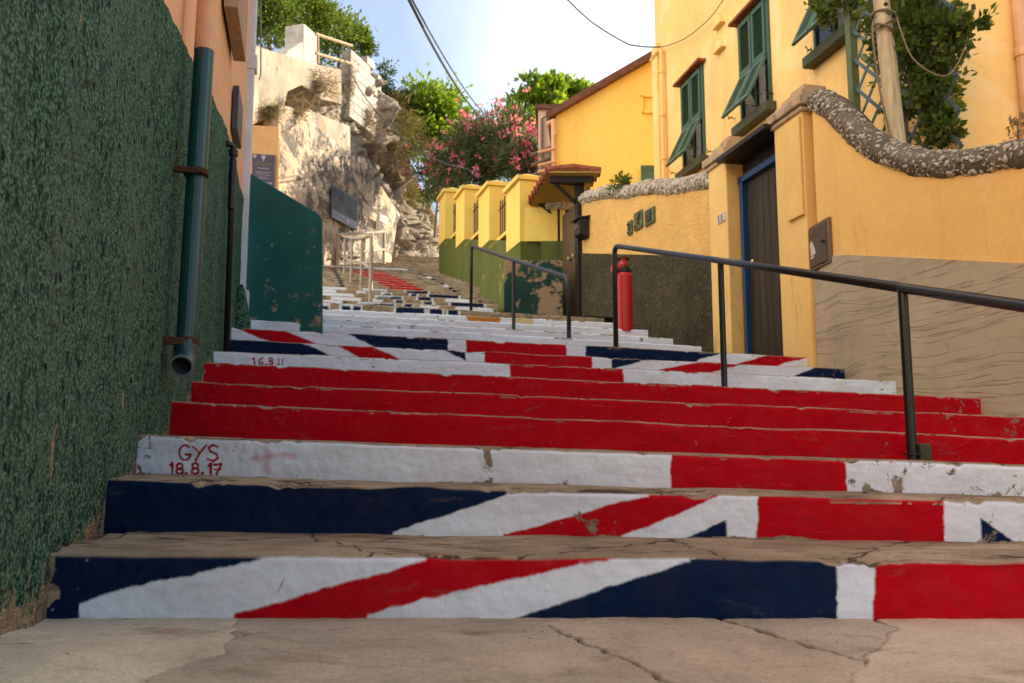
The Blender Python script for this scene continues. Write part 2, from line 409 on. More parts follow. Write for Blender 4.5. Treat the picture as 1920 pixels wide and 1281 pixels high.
M['pale_plaster'] = plaster('pale_cliff_render', (.37, .305, .225), .3, .9, 14, .5, .03, [((.20, .165, .13), 1.3, .47, .58, .8, (1, 1, .35)), ((.40, .25, .11), 1.6, .55, .66, .7, (1, 1, .25)), ((.10, .09, .08), 3, .58, .66, .7, (1, 1, .5))])
M['block'] = plaster('grey_blockwork', (.42, .38, .33), .2, 2, 22, .5, .02, [((.20, .17, .14), 3, .55, .7, .7)])
M['pink_wall'] = plaster('pale_pink_render', (.72, .50, .32), .1, 1.5, 20, .2, .005, [((.35, .2, .12), 3, .6, .72, .6, (1, 1, .3))])
M['roof_edge'] = flat('brown_roof_edge', (.14, .055, .032), .8, .4, 9)
M['hill'] = plaster('dry_hillside_earth', (.20, .17, .085), .35, .8, 10, .7, .06, [((.07, .09, .03), .7, .45, .6, .8)])
M['bark'] = wood('grey_bark', (.14, .105, .075), .9, 20, .3)
M['leaf_lime'] = leafmat('lime_leaf', (.09, .17, .015), (.24, .32, .03), .5)
M['leaf_green'] = leafmat('green_leaf', (.045, .085, .012), (.16, .215, .03), .45)
M['leaf_dark'] = leafmat('dark_leaf', (.018, .040, .012), (.065, .105, .025), .35)
M['leaf_oleander'] = leafmat('oleander_leaf', (.045, .070, .026), (.155, .19, .085), .4)
M['leaf_dry'] = leafmat('dry_twig', (.16, .105, .065), (.36, .25, .155), .25, .8)
M['leaf_olive'] = leafmat('olive_dry_leaf', (.15, .125, .04), (.34, .27, .11), .35, .8)
M['petal'] = leafmat('pink_petal', (.60, .08, .20), (.80, .28, .40), .4)
M['cable'] = flat('overhead_cable_sheath', (.045, .07, .075), .6, .1, 30)
M['pole'] = wood('cream_wooden_pole', (.50, .38, .22), .75, 18, .12)
M['rope'] = flat('old_rope', (.20, .135, .075), .9, .3, 50)
M['trellis_post'] = flat('olive_trellis_paint', (.105, .13, .05), .6, .2, 12)
M['trellis'] = flat('blue_grey_trellis_paint', (.075, .125, .135), .6, .25, 12)
M['leaf_vine'] = leafmat('vine_leaf', (.030, .062, .012), (.15, .19, .03), .45)
# ---------------------------------------------------------------- setting lines
LW = Line(-1.235, 2.2, -.245)      # left wall
RW = Line(3.53, 6.65, -.22)       # right wall
PW = Line(2.60, 10.9, -.30)       # pebble-topped wall
YW = Line(.16, 16.35, -.286)      # yellow pillar wall
HF = Line(4.60, 7.0, -.20)        # house front
SK = .167                         # the risers run slightly askew
def hit(d, L, SK=SK):
    # riser Y = d + SK X with wall line
    X = (L.x0 + L.m * (d - L.y0)) / (1 - L.m * SK); return X, d + SK * X
def pip(px, py, poly):
    ins = np.zeros(px.shape, bool); n = len(poly)
    for i in range(n):
        x1, y1 = poly[i]; x2, y2 = poly[(i + 1) % n]
        if y1 == y2: continue
        c = ((y1 > py) != (y2 > py)) & (px < (x2 - x1) * (py - y1) / (y2 - y1) + x1)
        ins ^= c
    return ins
def dist_poly(px, py, pts):
    d = np.full(px.shape, 1e9)
    for (x1, y1), (x2, y2) in zip(pts[:-1], pts[1:]):
        dx, dy = x2 - x1, y2 - y1; L = max(dx * dx + dy * dy, 1e-9)
        t = np.clip(((px - x1) * dx + (py - y1) * dy) / L, 0, 1)
        d = np.minimum(d, np.hypot(px - x1 - t * dx, py - y1 - t * dy))
    return d

# ---------------------------------------------------------------- ground
def ground_z(X, Y):
    w = np.clip((2.3 - Y) / .6, 0, 1) * np.clip((-X - .35) / .5, 0, 1)
    return .012 + .07 * w + .012 * (fbm(X * 1.3, Y * 1.3, 5) - .5) * (Y < 6)
SLABS = [((.64, .56, .40), [(-900, 1140), (445, 1140), (432, 1185), (415, 1222), (398, 1228), (240, 1285), (100, 1345), (-900, 1400)]),
         ((.46, .39, .285), [(445, 1140), (1010, 1140), (1060, 1188), (1130, 1222), (1250, 1272), (1420, 1340), (100, 1345), (240, 1285), (398, 1228), (415, 1222), (432, 1185)]),
         ((.52, .43, .31), [(1010, 1140), (1300, 1140), (1410, 1178), (1500, 1206), (1618, 1240), (1560, 1300), (1420, 1340), (1250, 1272), (1130, 1222), (1060, 1188)]),
         ((.49, .415, .31), [(1300, 1140), (1585, 1140), (1680, 1176), (1618, 1240), (1500, 1206), (1410, 1178)]),
         ((.62, .53, .39), [(1585, 1140), (3000, 1140), (3000, 1500), (1420, 1340), (1560, 1300), (1618, 1240), (1680, 1176)])]
CRACKS = [([(445, 1150), (432, 1185), (415, 1222), (398, 1228)], 4), ([(1040, 1172), (1060, 1188), (1130, 1222), (1250, 1272), (1420, 1340)], 5), ([(1350, 1160), (1410, 1178), (1500, 1206), (1618, 1240)], 6),
          ([(1585, 1148), (1680, 1176), (1618, 1240), (1560, 1300)], 4), ([(430, 1190), (700, 1172), (1040, 1165)], 1.5)]
def build_ground():
    ys = np.concatenate([np.linspace(-60, .2, 8), np.linspace(.4, 1.5, 50), np.linspace(1.505, 2.5, 220), np.linspace(2.55, 12, 12)])
    xs = np.concatenate([np.linspace(-60, -3, 6), np.linspace(-2.5, 2.6, 900), np.linspace(3.2, 60, 8)])
    X, Y = np.meshgrid(xs, ys); Zg = ground_z(X, Y)
    Yc = np.clip(Y, .9, 99); px, py = proj(X, Yc, Zg); s = 1600 / Yc
    j1 = (fbm(X * 9, Y * 9, 71) - .5) * .05 * s; j2 = (fbm(X * 9, Y * 9, 77) - .5) * .02 * s
    tone = np.zeros(X.shape + (4,)); tone[...] = (.50, .41, .29, 1)
    for c, poly in SLABS: tone[pip(px + j1, py + j2, poly), :3] = c
    cr = np.zeros(X.shape)
    for pts, w in CRACKS:
        dd_ = dist_poly(px + j1, (py + j2), pts); wv = w * .7 * (.2 + 1.1 * fbm(X * 14, Y * 14, 79)); cr = np.maximum(cr, np.clip(1.6 - dd_ / np.maximum(wv * .5, .5), 0, 1))
    rust = np.clip(1.15 - np.hypot((px - 320) / 75, (py - 1186) / 11) + (fbm(X * 30, Y * 30, 83) - .5) * 1.6, 0, 1)[..., None] * .6
    tone[..., :3] = tone[..., :3] * (1 - rust) + np.array((.20, .085, .05)) * rust
    pale = np.clip(1.2 - np.hypot((px - 990) / 110, (py - 1246) / 22) + (fbm(X * 20, Y * 20, 87) - .5) * 1.6, 0, 1)[..., None] * .6
    tone[..., :3] = tone[..., :3] * (1 - pale) + np.array((.68, .56, .40)) * pale
    Zg = Zg - cr * .012 + (fbm(X * 18, Y * 18, 91) - .5) * .006 * (Y < 2.6) * (Y > .4)
    o = np_mesh('pavement', np.stack([X, Y, Zg], -1).reshape(-1, 3), grid_faces(len(ys), len(xs)), M['pave'], None, {'paint': ('FLOAT_COLOR', tone), 'wear': ('FLOAT', cr)})
    tag(o, kind='structure')
    # sloping earth under the stairs and houses, rising to the horizon
    ys = np.concatenate([np.linspace(3, 34, 32), np.linspace(40, 400, 10)]); xs = np.concatenate([np.linspace(-300, -12, 8), np.linspace(-10, 10, 30), np.linspace(12, 300, 8)])
    X, Y = np.meshgrid(xs, ys)
    Z = np.where(Y < 13, (Y - 3) * .19 - .35, 1.55 + (Y - 13) * .235)
    Z = np.where(Y > 40, 7.9 + (Y - 40) * .02, Z)
    o = np_mesh('hillside', np.stack([X, Y, Z], -1).reshape(-1, 3), grid_faces(len(ys), len(xs)), M['hill'])
    tag(o, kind='structure')
build_ground()

# ---------------------------------------------------------------- painted steps
RED, NAVY, WHITE = (.45, .002, .008), (.003, .013, .052), (.72, .77, .86)
PINK, RUST, BARE = (.62, .36, .42), (.50, .20, .03), None
def line_y(a, b):
    return lambda x: a[1] + (b[1] - a[1]) * (x - a[0]) / (b[0] - a[0])
SKEW = {1: 0.0, 2: -.06, 3: -.12, 4: 0.0, 5: .08, 6: .12}
D = [0, 2.4, 2.95, 3.42, 4.45, 5.3, 6.05, 6.8, 7.5, 8.2, 9.1, 10.0, 11.0, 12.0, 13.0]
TOP = [None, ((105, 1038), (1920, 1049)), ((200, 899), (1920, 940)), ((268, 816), (1920, 872)), ((312, 752), (1920, 822)),
       ((345, 714), (1920, 781)), ((375, 679), (1812, 745)), ((398, 657), (1693, 714)), ((428, 636), (1597, 692)), ((437, 614), (1525, 670)),
       ((690, 612), (1315, 649)), ((690, 602), (1262, 634)), ((690, 592), (1215, 619)), ((690, 583), (1150, 605)), ((690, 571), (1133, 597))]
REND = {10: 1315, 11: 1262, 12: 1215, 13: 1160, 14: 1133}
# colour regions: list of (colour, polygon) in riser coordinates given as photo pixels measured on each flat riser
R = {}
R[1] = (NAVY, [(WHITE, [(148, 1320), (150, 1132), (200, 1112), (330, 1085), (430, 1062), (490, 1047), (500, 1025), (1330, 1025), (1290, 1053), (1180, 1088), (1060, 1128), (968, 1158), (950, 1175), (950, 1320)]),
               (RED, [(425, 1320), (440, 1150), (540, 1124), (620, 1100), (700, 1080), (800, 1051), (810, 1015), (1200, 1015), (1150, 1048), (985, 1080), (840, 1113), (690, 1152), (660, 1320)]),
               (WHITE, [(1568, 1020), (1638, 1020), (1639, 1320), (1568, 1320)]), (RED, [(1638, 1020), (2600, 1020), (2600, 1320), (1639, 1320)])])
R[2] = (NAVY, [(WHITE, [(728, 1090), (738, 996), (800, 978), (900, 945), (975, 920), (985, 900), (1420, 900), (1420, 1090)]),
               (RED, [(930, 1090), (945, 1003), (1010, 985), (1090, 962), (1150, 946), (1215, 930), (1235, 905), (1390, 905), (1345, 930), (1290, 956), (1210, 990), (1165, 1004), (1160, 1090)]),
               (NAVY, [(1278, 1012), (1363, 973), (1363, 1090), (1255, 1090)]),
               (RED, [(1420, 900), (1771, 900), (1771, 1110), (1420, 1110)]), (WHITE, [(1771, 900), (2700, 900), (2700, 1110), (1771, 1110)]),
               (NAVY, [(1838, 970), (1990, 1083), (1838, 1083)])])
R[3] = (WHITE, [(RED, [(1257, 820), (1585, 820), (1587, 950), (1257, 950)])])
R[4] = R[5] = R[6] = (RED, [])
R[7] = (WHITE, [(RED, [(954, 670), (1168, 670), (1170, 730), (958, 730)])])
R[8] = (WHITE, [(NAVY, [(380, 610), (548, 610), (556, 641), (580, 648), (620, 667), (630, 690), (380, 690)]),
                (RED, [(590, 625), (612, 644), (640, 652), (690, 680), (770, 682), (745, 671), (688, 645), (660, 625)]),
                (NAVY, [(795, 640), (825, 653), (873, 676), (873, 640)]), (RED, [(908, 640), (1110, 640), (1110, 710), (908, 710)]),
                (NAVY, [(1147, 650), (1290, 650), (1219, 674), (1147, 692)]),
                (RED, [(1372, 660), (1314, 679), (1233, 694), (1210, 708), (1300, 710), (1334, 698), (1402, 681), (1450, 662)]),
                (NAVY, [(1570, 668), (1531, 689), (1485, 706), (1460, 725), (1640, 725), (1640, 668)])])
R[9] = (WHITE, [(RED, [(415, 600), (437, 614), (487, 634), (540, 655), (620, 655), (575, 637), (530, 618), (500, 600)]),
                (NAVY, [(620, 614), (656, 628), (695, 647), (720, 660), (840, 660), (840, 614)]), (RED, [(874, 620), (1062, 620), (1062, 680), (874, 680)]),
                (NAVY, [(1098, 630), (1430, 630), (1375, 659), (1316, 672), (1280, 690), (1098, 690)]),
                (RED, [(1490, 650), (1436, 667), (1389, 680), (1350, 695), (1440, 695), (1471, 681), (1560, 660), (1560, 650)])])
for k in (10, 11, 12): R[k] = (WHITE, [])
R[13] = (WHITE, [(RUST, [(872, 592), (940, 592), (936, 606), (880, 606)]), ((.62, .50, .26), [(960, 592), (1000, 592), (1000, 612), (965, 612)])])
# hand-painted writing: strokes (photo pixels on the flat riser), width in px
def arc(cx, cy, rx, ry, a0, a1, n=10):
    return [(cx + rx * math.cos(math.radians(a0 + (a1 - a0) * i / n)), cy + ry * math.sin(math.radians(a0 + (a1 - a0) * i / n))) for i in range(n + 1)]
def eight(cx, cy, rx, ry):
    return [arc(cx, cy - ry * .5, rx * .85, ry * .5, 0, 360, 12), arc(cx, cy + ry * .5, rx, ry * .52, 0, 360, 12)]
STROKES = {3: [(arc(347, 849, 11, 14, -45, -330, 12) + [(358, 852), (348, 852)], 3.6), ([(362, 838), (374, 850)], 3.6), ([(386, 836), (374, 850), (367, 864)], 3.6),
               ([(408, 838), (400, 834), (391, 839), (394, 847), (406, 851), (409, 859), (400, 865), (389, 861)], 3.6),
               ([(318, 873), (323, 868), (323, 890)], 4)] + [(s, 4) for s in eight(337, 879, 6.5, 10)] + [([(349, 888), (350, 888)], 5)] + [(s, 4) for s in eight(366, 879, 6.5, 10)] +
              [([(379, 888), (380, 888)], 5), ([(391, 874), (395, 869), (395, 890)], 4), ([(401, 872), (415, 870), (406, 889)], 4), ([(402, 880), (414, 880)], 3)],
           7: [([(474, 674), (477, 671), (477, 683)], 2.2), ([(492, 672), (486, 675), (485, 682), (491, 684), (494, 680), (487, 678)], 2.2), ([(499, 683), (500, 683)], 2.4)] +
              [(s, 2.0) for s in eight(508, 677.5, 3.6, 6)] + [([(517, 683), (518, 683)], 2.4), ([(523, 673), (523, 684)], 2.2), ([(530, 673), (530, 684)], 2.2)]}
SMEAR = {3: [([(500, 845), (503, 885)], 9), ([(470, 860), (500, 856), (530, 852), (552, 858)], 8)]}

def z_on_line(X, Y, fy):
    z = EYE + Y * .1
    for _ in range(5):
        px, _q = proj(X, Y, z); a, yy, zz = ray(px, fy(px)); z = EYE + Y * zz / yy
    return z

lower = thing('painted_staircase', 'wide street staircase with risers painted red, white and navy like a flag', 'staircase', (.6, 2.6, 0))
EDGE = {}
STEP_LABEL = {1: 'lowest riser with white and red diagonals on navy', 2: 'riser with navy left part, white diagonal and red block', 3: 'white riser with red block and hand-painted red GYS 18.8.17',
              4: 'lowest of three all red risers', 5: 'middle one of three all red risers', 6: 'top one of three all red risers', 7: 'white riser dated 16.8.11 in red',
              8: 'riser with navy ends and red diagonals', 9: 'riser with red diagonal reaching the green wall', 10: 'lowest of the plain white risers', 13: 'white riser with an orange rust stain', 14: 'bare brown riser with navy and white patches'}
def step(k, parent, d, dn, ends, ztop, zprev, base, polys, res, seed, depth_core=.45, bare_top=True, wear_fn=None, name='step', mats=None, SK=SK):
    """one step: riser grid, rounded nosing, tread; ends = ((XL,YL),(XR,YR)) ; ztop(u), zprev(u) heights"""
    (XL, YL), (XR, YR) = ends
    W = math.hypot(XR - XL, YR - YL); nu = max(8, int(W / res)); u = np.linspace(0, 1, nu)
    X = XL + (XR - XL) * u; Y = YL + (YR - YL) * u; zt = ztop(u); zb = zprev(u) - .03
    nrm = np.array([SK, -1]) / math.hypot(SK, 1)
    nv = max(4, int(.21 / res)); v = np.linspace(0, 1, nv)
    rr = min(.018, .35 * (np.min(zt - zb)))
    rows = []; alpha = []
    for vi in v:                                   # riser
        rows.append((X, Y, zb + (zt - rr - zb) * vi)); alpha.append(1.0)
    for an in (25, 50, 75):                        # nosing
        a = math.radians(an); rows.append((X - nrm[0] * rr * (1 - math.cos(a)), Y - nrm[1] * rr * (1 - math.cos(a)), zt - rr + rr * math.sin(a))); alpha.append(1.0 if an < 50 else 0.0)
    nt = max(4, int((dn - d) / max(res * 3, .012)))
    for t in np.linspace(.02, 1, nt):              # tread
        L = rr + (dn - d + .10 + (.45 if SK < .15 else 0)) * t; rows.append((X - nrm[0] * L, Y - nrm[1] * L, zt)); alpha.append(0.0)
    P = np.stack([np.stack(r, -1) for r in rows], 0)           # (nr,nu,3)
    nr = P.shape[0]; Wm = u * W
    # relief
    vv = np.repeat(np.cumsum(np.r_[0, np.linalg.norm(np.diff(P, axis=0), axis=2).mean(1)])[:, None], nu, 1); uu = np.repeat(Wm[None, :], nr, 0)
    rel = (fbm(uu * 3, vv * 6, seed, 4) - .5) * .016 + (fbm(uu * 28, vv * 28, seed + 3, 3) - .5) * .006
    edge = (fbm(Wm * 5, Wm * 0, seed + 9, 5) - .5) * .009
    chip = np.clip(fbm(Wm * 7, Wm * 0 + 3, seed + 13, 4) - .66, 0, 1) * .09
    isr = (np.arange(nr) < nv)[:, None]
    P[..., 0] += np.where(isr, nrm[0] * rel, 0); P[..., 1] += np.where(isr, nrm[1] * rel, 0)
    wgt = np.clip((np.arange(nr) - (nv - 4)) / 4., 0, 1) * np.clip(1 - (np.arange(nr) - nv - 3) / 5., .0, 1)
    P[..., 2] += wgt[:, None] * (edge - chip)[None, :]
    P[..., 2] += np.where(isr, 0, (fbm(uu * 2.5, vv * 5, seed + 21) - .5) * .014 + ((fbm(uu * 1.3, vv * 22, seed + 23, 4) - .5) * .024 if k <= 2 and name == 'step' else 0))
    # paint
    px, py = proj(P[..., 0], P[..., 1], P[..., 2])
    s = 1600. / Y.mean()
    jx = (fbm(uu * 22, vv * 22, seed + 31, 3) - .5) * .017 * s; jy = (fbm(uu * 22, vv * 22, seed + 37, 3) - .5) * .014 * s
    A0 = np.repeat(np.array(alpha)[:, None], nu, 1); cw = W / nu * s; ch = .21 / nv * s
    acc = np.zeros((nr, nu, 4)); SUB = ((-.3, -.3), (.3, -.3), (-.3, .3), (.3, .3), (0, 0))
    for ox, oy in SUB:                      # soft, unstepped paint edges
        cc = np.zeros((nr, nu, 4)); cc[..., :3] = base if base else (.3, .25, .18); cc[..., 3] = A0 if base else 0
        qx, qy = px + jx + ox * cw * 1.6, py + jy + oy * ch * 1.6
        for c, poly in polys:
            ins = pip(qx, qy, poly)
            if base is None: ins &= isr
            if c is not None:
                cc[ins, :3] = c
                if base is None: cc[ins, 3] = 1
        acc += cc / len(SUB)
    colr = acc; A = colr[..., 3].copy()
    for pts, w in SMEAR.get(k, []) if name == 'step' else []:
        dd = dist_poly(px, py, pts) + (fbm(uu * 40, vv * 40, 5, 3) - .5) * 12
        f = np.clip(1 - dd / w, 0, 1)[..., None] * .75; colr[..., :3] = colr[..., :3] * (1 - f) + np.array(PINK) * f
    for pts, w in STROKES.get(k, []) if name == 'step' else []:
        dd = dist_poly(px + jx * .1, py + jy * .1, pts); colr[(dd < w / 2 + .3) & isr, :3] = (.38, .008, .02)
    # the painter stopped short of the nosing in places: bare lip
    lip = (fbm(uu * 6, vv * 0, seed + 51, 4) - .5) * .022 + .013 if bare_top else (fbm(uu * 6, vv * 0, seed + 51, 4) - .5) * .02 - .006
    top = zt[None, :] + edge[None, :] - P[..., 2]
    A = np.where((top < lip) & isr, 0, A)
    if not bare_top:
        A[nv:nv + 8] = (fbm(uu[nv:nv + 8] * 6, vv[nv:nv + 8] * 6, seed + 52) > .36)
    footb = P[..., 2] - zb[None, :] - .03
    A = np.where((footb < (fbm(uu * 5, vv * 0, seed + 61, 4) - .60) * .05) & isr & (base is not None), 0, A)
    if name == 'step' and k <= 7:      # crumbled plaster where the steps meet the left wall
        A = np.where((uu < .05 + .006 + (fbm(vv * 14, uu * 9, seed + 71, 4) - .52) * .13) & (vv < 1), 0, A)
    colr[..., 3] = A
    we = np.zeros((nr, nu)) + .125 + .16 * np.exp(-np.clip(P[..., 2] - zb[None, :] - .03, 0, 9) / .012) * isr
    if wear_fn: we = we + wear_fn(px, py)
    V = P.reshape(-1, 3); Fq = grid_faces(nr, nu); n0 = len(V)
    # solid core under the sheet, giving the free ends their thickness
    e = .012; Lc = dn - d + .08 + (.40 if SK < .15 else 0)
    c8 = []
    for (x, y, z) in ((X[0], Y[0], zt[0]), (X[-1], Y[-1], zt[-1])):
        for L in (e, Lc):
            for dz in (-.02, -depth_core): c8.append((x - nrm[0] * L, y - nrm[1] * L, z + dz))
    c8 = np.array(c8); cf = np.array([(0, 1, 3, 2), (4, 6, 7, 5), (0, 4, 5, 1), (2, 3, 7, 6), (0, 2, 6, 4), (1, 5, 7, 3)]) + n0
    V = np.concatenate([V, c8]); Fq = np.concatenate([Fq, cf])
    colr = np.concatenate([colr.reshape(-1, 4), np.array([[.6, .6, .62, 1.0 if not bare_top else 0.]] * 8)]); we = np.r_[we.ravel(), [.2] * 8]
    o = np_mesh(name, V, Fq, mats or M['step'], parent, {'paint': ('FLOAT_COLOR', colr), 'wear': ('FLOAT', we)})
    return o

zprev = lambda u: np.zeros_like(u) - .01
for k in range(1, 15):
    d = D[k]; dn = D[k + 1] if k < 14 else 15.6
    sk = SKEW.get(k, SK); XL, YL = hit(d, LW, sk); fy = line_y(*TOP[k])
    if k >= 10: XL, YL = (XL, YL) if k < 12 else (-.27 * d, d - .27 * d * SK)
    if k in REND:
        a, yy, zz = ray(REND[k], fy(REND[k])); q = a / yy; XR = q * d / (1 - q * SK); YR = d + SK * XR
    else:
        XR, YR = hit(d, RW, sk); XR += .10; YR += .10 * sk
    if k <= 9: XL -= .05; YL -= .05 * sk
    zl, zr = z_on_line(XL, YL, fy), z_on_line(XR, YR, fy)
    EDGE[k] = (XL, YL, zl, XR, YR, zr)
    zt = (lambda zl, zr: (lambda u: zl + (zr - zl) * u))(zl, zr)
    # at step k the tread below continues flat: convert between their u ranges by X
    if k > 1:
        pl = EDGE[k - 1]
        def zp(u, pl=pl, XL=XL, XR=XR):
            X = XL + (XR - XL) * u; return pl[2] + (pl[5] - pl[2]) * (X - pl[0]) / (pl[3] - pl[0])
    else: zp = zprev
    base, polys = R.get(k, (None, []))
    if k == 14:
        base, polys = None, []
        for a, b in ((600, 616), (640, 658), (662, 676), (742, 796), (805, 829), (840, 860)):
            polys += [(WHITE, [(a - 4, 560), (b + 4, 560), (b + 4, 600), (a - 4, 600)]), (NAVY, [(a, 573 if b - a < 40 else 576), (b, 574), (b, 600), (a, 600)])]
    wf = None
    if k == 3: wf = lambda px, py: np.where(px > 1590, .26, 0) + np.where(px < 285, .4, 0) + np.where(np.abs(px - 915) < 9, .45, 0)
    if k in (7, 8, 9): wf = lambda px, py: np.where(px > 1560, .22, .05)
    if k == 2: wf = lambda px, py: np.where(px > 1772, .14, 0) + np.where(abs(px - 1110) < 60, .10, 0)
    if k in (4, 5, 6): wf = lambda px, py: np.where(px > 1760, .16, 0) + np.where(px < 345, .08, 0)
    if k >= 10: wf = lambda px, py: np.full(px.shape, .12)
    res = .0042 if k <= 3 else (.007 if k <= 9 else .014)
    o = step(k, lower, d, dn, ((XL, YL), (XR, YR)), zt, zp, base, polys, res, 100 + k * 7, bare_top=k < 10 or k == 14, wear_fn=wf, SK=sk)
    if k in STEP_LABEL: o['label'] = STEP_LABEL[k]
def tread_z(k, X): 
    e = EDGE[k]; return e[2] + (e[5] - e[2]) * (X - e[0]) / (e[3] - e[0])

# door-level landing beside the white steps, and the ramp in front of the small gate
mb = MB()
zl9 = tread_z(9, 2.9)
mb.prism([RW.p(8.3, zl9 - .012, -.3), RW.p(8.9, zl9 - .012, .1), (2.05, 8.9, zl9 - .012), (1.2, 11.6, zl9 + .22), (1.0, 13.2, zl9 + .5), PW.p(13.4, zl9 + .5, -.2), PW.p(10.8, zl9 - .012, -.3), RW.p(10.4, zl9 - .012, -.3)], (0, 0, -.5))
mb.build('landing', M['step'], lower)
z14 = tread_z(14, .6)
mb = MB(); mb.prism([(-.6, 13.2, z14 + .004), (1.0, 13.35, z14 + .004), (1.75, 13.4, z14 + .0), (1.45, 15.4, z14 + .36), (1.0, 16.6, z14 + .42), (-.2, 16.4, z14 + .42), (-.5, 15.2, z14 + .33)], (0, 0, -.6))
mb.build('ramp', M['step'], lower)

upper = thing('stone_staircase', 'long upper flight of bare brown stone steps with painted blocks climbing to the cliff', 'staircase', (-1.5, 13.5, z14))
NUP = 26
for j in range(NUP):
    d = 13.75 + .715 * j; dn = d + .715
    z0 = z14 + .19 * (j + 1)
    XL = -.30 * d - .4; YL = d + SK * XL
    if d < 15.3: XR = -.22 - .1 * (15.4 - d) * 1.0
    elif d < 17.5: XR = -.0
    else: XR = YW.X(d) + .12
    if d > 24: XR = YW.X(24) + 2.2
    YR = d + SK * XR
    if j >= NUP - 3: z0 += .05 * (j - NUP + 4)
    zt = (lambda z0: (lambda u: z0 + .06 - .10 * u))(z0)
    zp = (lambda z0: (lambda u: z0 - .19 + .06 - .10 * u))(z0)
    rg = random.Random(300 + j); polys = []
    pl, _ = proj(XL, YL, z0); pr, _ = proj(XR, YR, z0)
    _, yt = proj(.5 * (XL + XR), .5 * (YL + YR), z0); S = 1600 / d
    Y0, Y1 = yt - 60, yt + 60
    if j <= 5:
        x = 600 + rg.uniform(0, 25)
        while x < 870 - 8 * j:
            w = rg.choice([14, 16, 18, 30, 55, 70]) * (1 - .05 * j); top = yt + (3.5 if w < 40 else 4)
            polys.append((WHITE, [(x - 4, Y0), (x + w + 4, Y0), (x + w + 4, Y1), (x - 4, Y1)]))
            if rg.random() < .78: polys.append((NAVY, [(x, top), (x + w, top), (x + w, Y1), (x, Y1)]))
            x += w + rg.uniform(14, 46)
    elif j <= 14:
        cx = 770 - (j - 6) * 9.5; polys.append((RED, [(cx - 42, Y0), (cx + 24, Y0), (cx + 24, Y1), (cx - 42, Y1)]))
        q = 615 + (j - 6) * -2 + 22; polys.append((NAVY, [(q, Y0), (q + 9, Y0), (q + 9, Y1), (q, Y1)]))
        q = 848 - (j - 6) * 8; polys.append((NAVY if j % 4 else WHITE, [(q, Y0), (q + 9, Y0), (q + 9, Y1), (q, Y1)]))
    elif j == 16: polys.append((WHITE, [(600, Y0), (765, Y0), (765, Y1), (600, Y1)]))
    elif j == 19: polys.append((WHITE, [(590, Y0), (610, Y0), (610, Y1), (590, Y1)]))
    step(j, upper, d, dn, ((XL, YL), (XR, YR)), zt, zp, None, polys, .022, 500 + j * 5, name='stone_step')
ZTOP = z14 + .19 * NUP + .3
Z = Vector((0, 0, 1))
# ---------------------------------------------------------------- right: swooping garden wall
KINK = Line(3.10, 8.70, -.08); MAIN = Line(3.15, 8.03, -.27)
gw = thing('garden_wall', 'orange rendered garden wall with swooping pebble coping and combed beige dado', 'wall', (4.0, 5.0, 0))
# coping centre line measured on the wall plane
cop_px = [(1522, 190), (1545, 200), (1572, 226), (1605, 257), (1640, 280), (1680, 297), (1722, 308), (1765, 310), (1805, 307), (1850, 300), (1890, 291), (1935, 282)]
cop = [(KINK if x < 1590 else MAIN).on(x, y) for x, y in cop_px]
last = cop[-1]; ext = [MAIN.p(Y, last.z + (last.y - Y) * .16) for Y in (5.0, 4.0, 2.5, 1.0, -1.5)]
cop_all = cop + ext
def smooth_path(pts, n=4):
    out = []
    P = [pts[0]] + pts + [pts[-1]]
    for i in range(1, len(P) - 2):
        for k in range(n):
            t = k / n; p0, p1, p2, p3 = P[i - 1], P[i], P[i + 1], P[i + 2]
            out.append(.5 * ((2 * p1) + (p2 - p0) * t + (2 * p0 - 5 * p1 + 4 * p2 - p3) * t * t + (3 * p1 - p0 - 3 * p2 + p3) * t ** 3))
    return out + [pts[-1]]
cop_s = smooth_path(cop_all, 4)
for p in cop_s: p.x = KINK.X(p.y) if p.y > 8.01 else MAIN.X(p.y)
ki = next(i for i, p in enumerate(cop_s) if p.y < 8.01); kz = cop_s[ki - 1].lerp(cop_s[ki], (cop_s[ki - 1].y - 8.01) / (cop_s[ki - 1].y - cop_s[ki].y)).z; wall_s = cop_s[:ki] + [Vector((KINK.X(8.01), 8.01, kz))] + cop_s[ki:]
mb = MB()
back = Vector((.30, .05, 0))
for a, b in zip(wall_s[:-1], wall_s[1:]):
    mb.prism([Vector((a.x, a.y, -.2)), Vector((b.x, b.y, -.2)), Vector((b.x, b.y, b.z)), Vector((a.x, a.y, a.z))], back)
plast = mb.build('rendered_wall', M['orange'], gw)
# remove the inner faces of the strip so that it is one clean shell
bm = bmesh.new(); bm.from_mesh(plast.data); bmesh.ops.remove_doubles(bm, verts=bm.verts, dist=.0005)
seen = {}
for f in bm.faces: seen.setdefault(tuple(sorted(v.index for v in f.verts)), []).append(f)
bmesh.ops.delete(bm, geom=[f for fs in seen.values() if len(fs) > 1 for f in fs], context='FACES')
bmesh.ops.recalc_face_normals(bm, faces=bm.faces); bm.to_mesh(plast.data); bm.free()
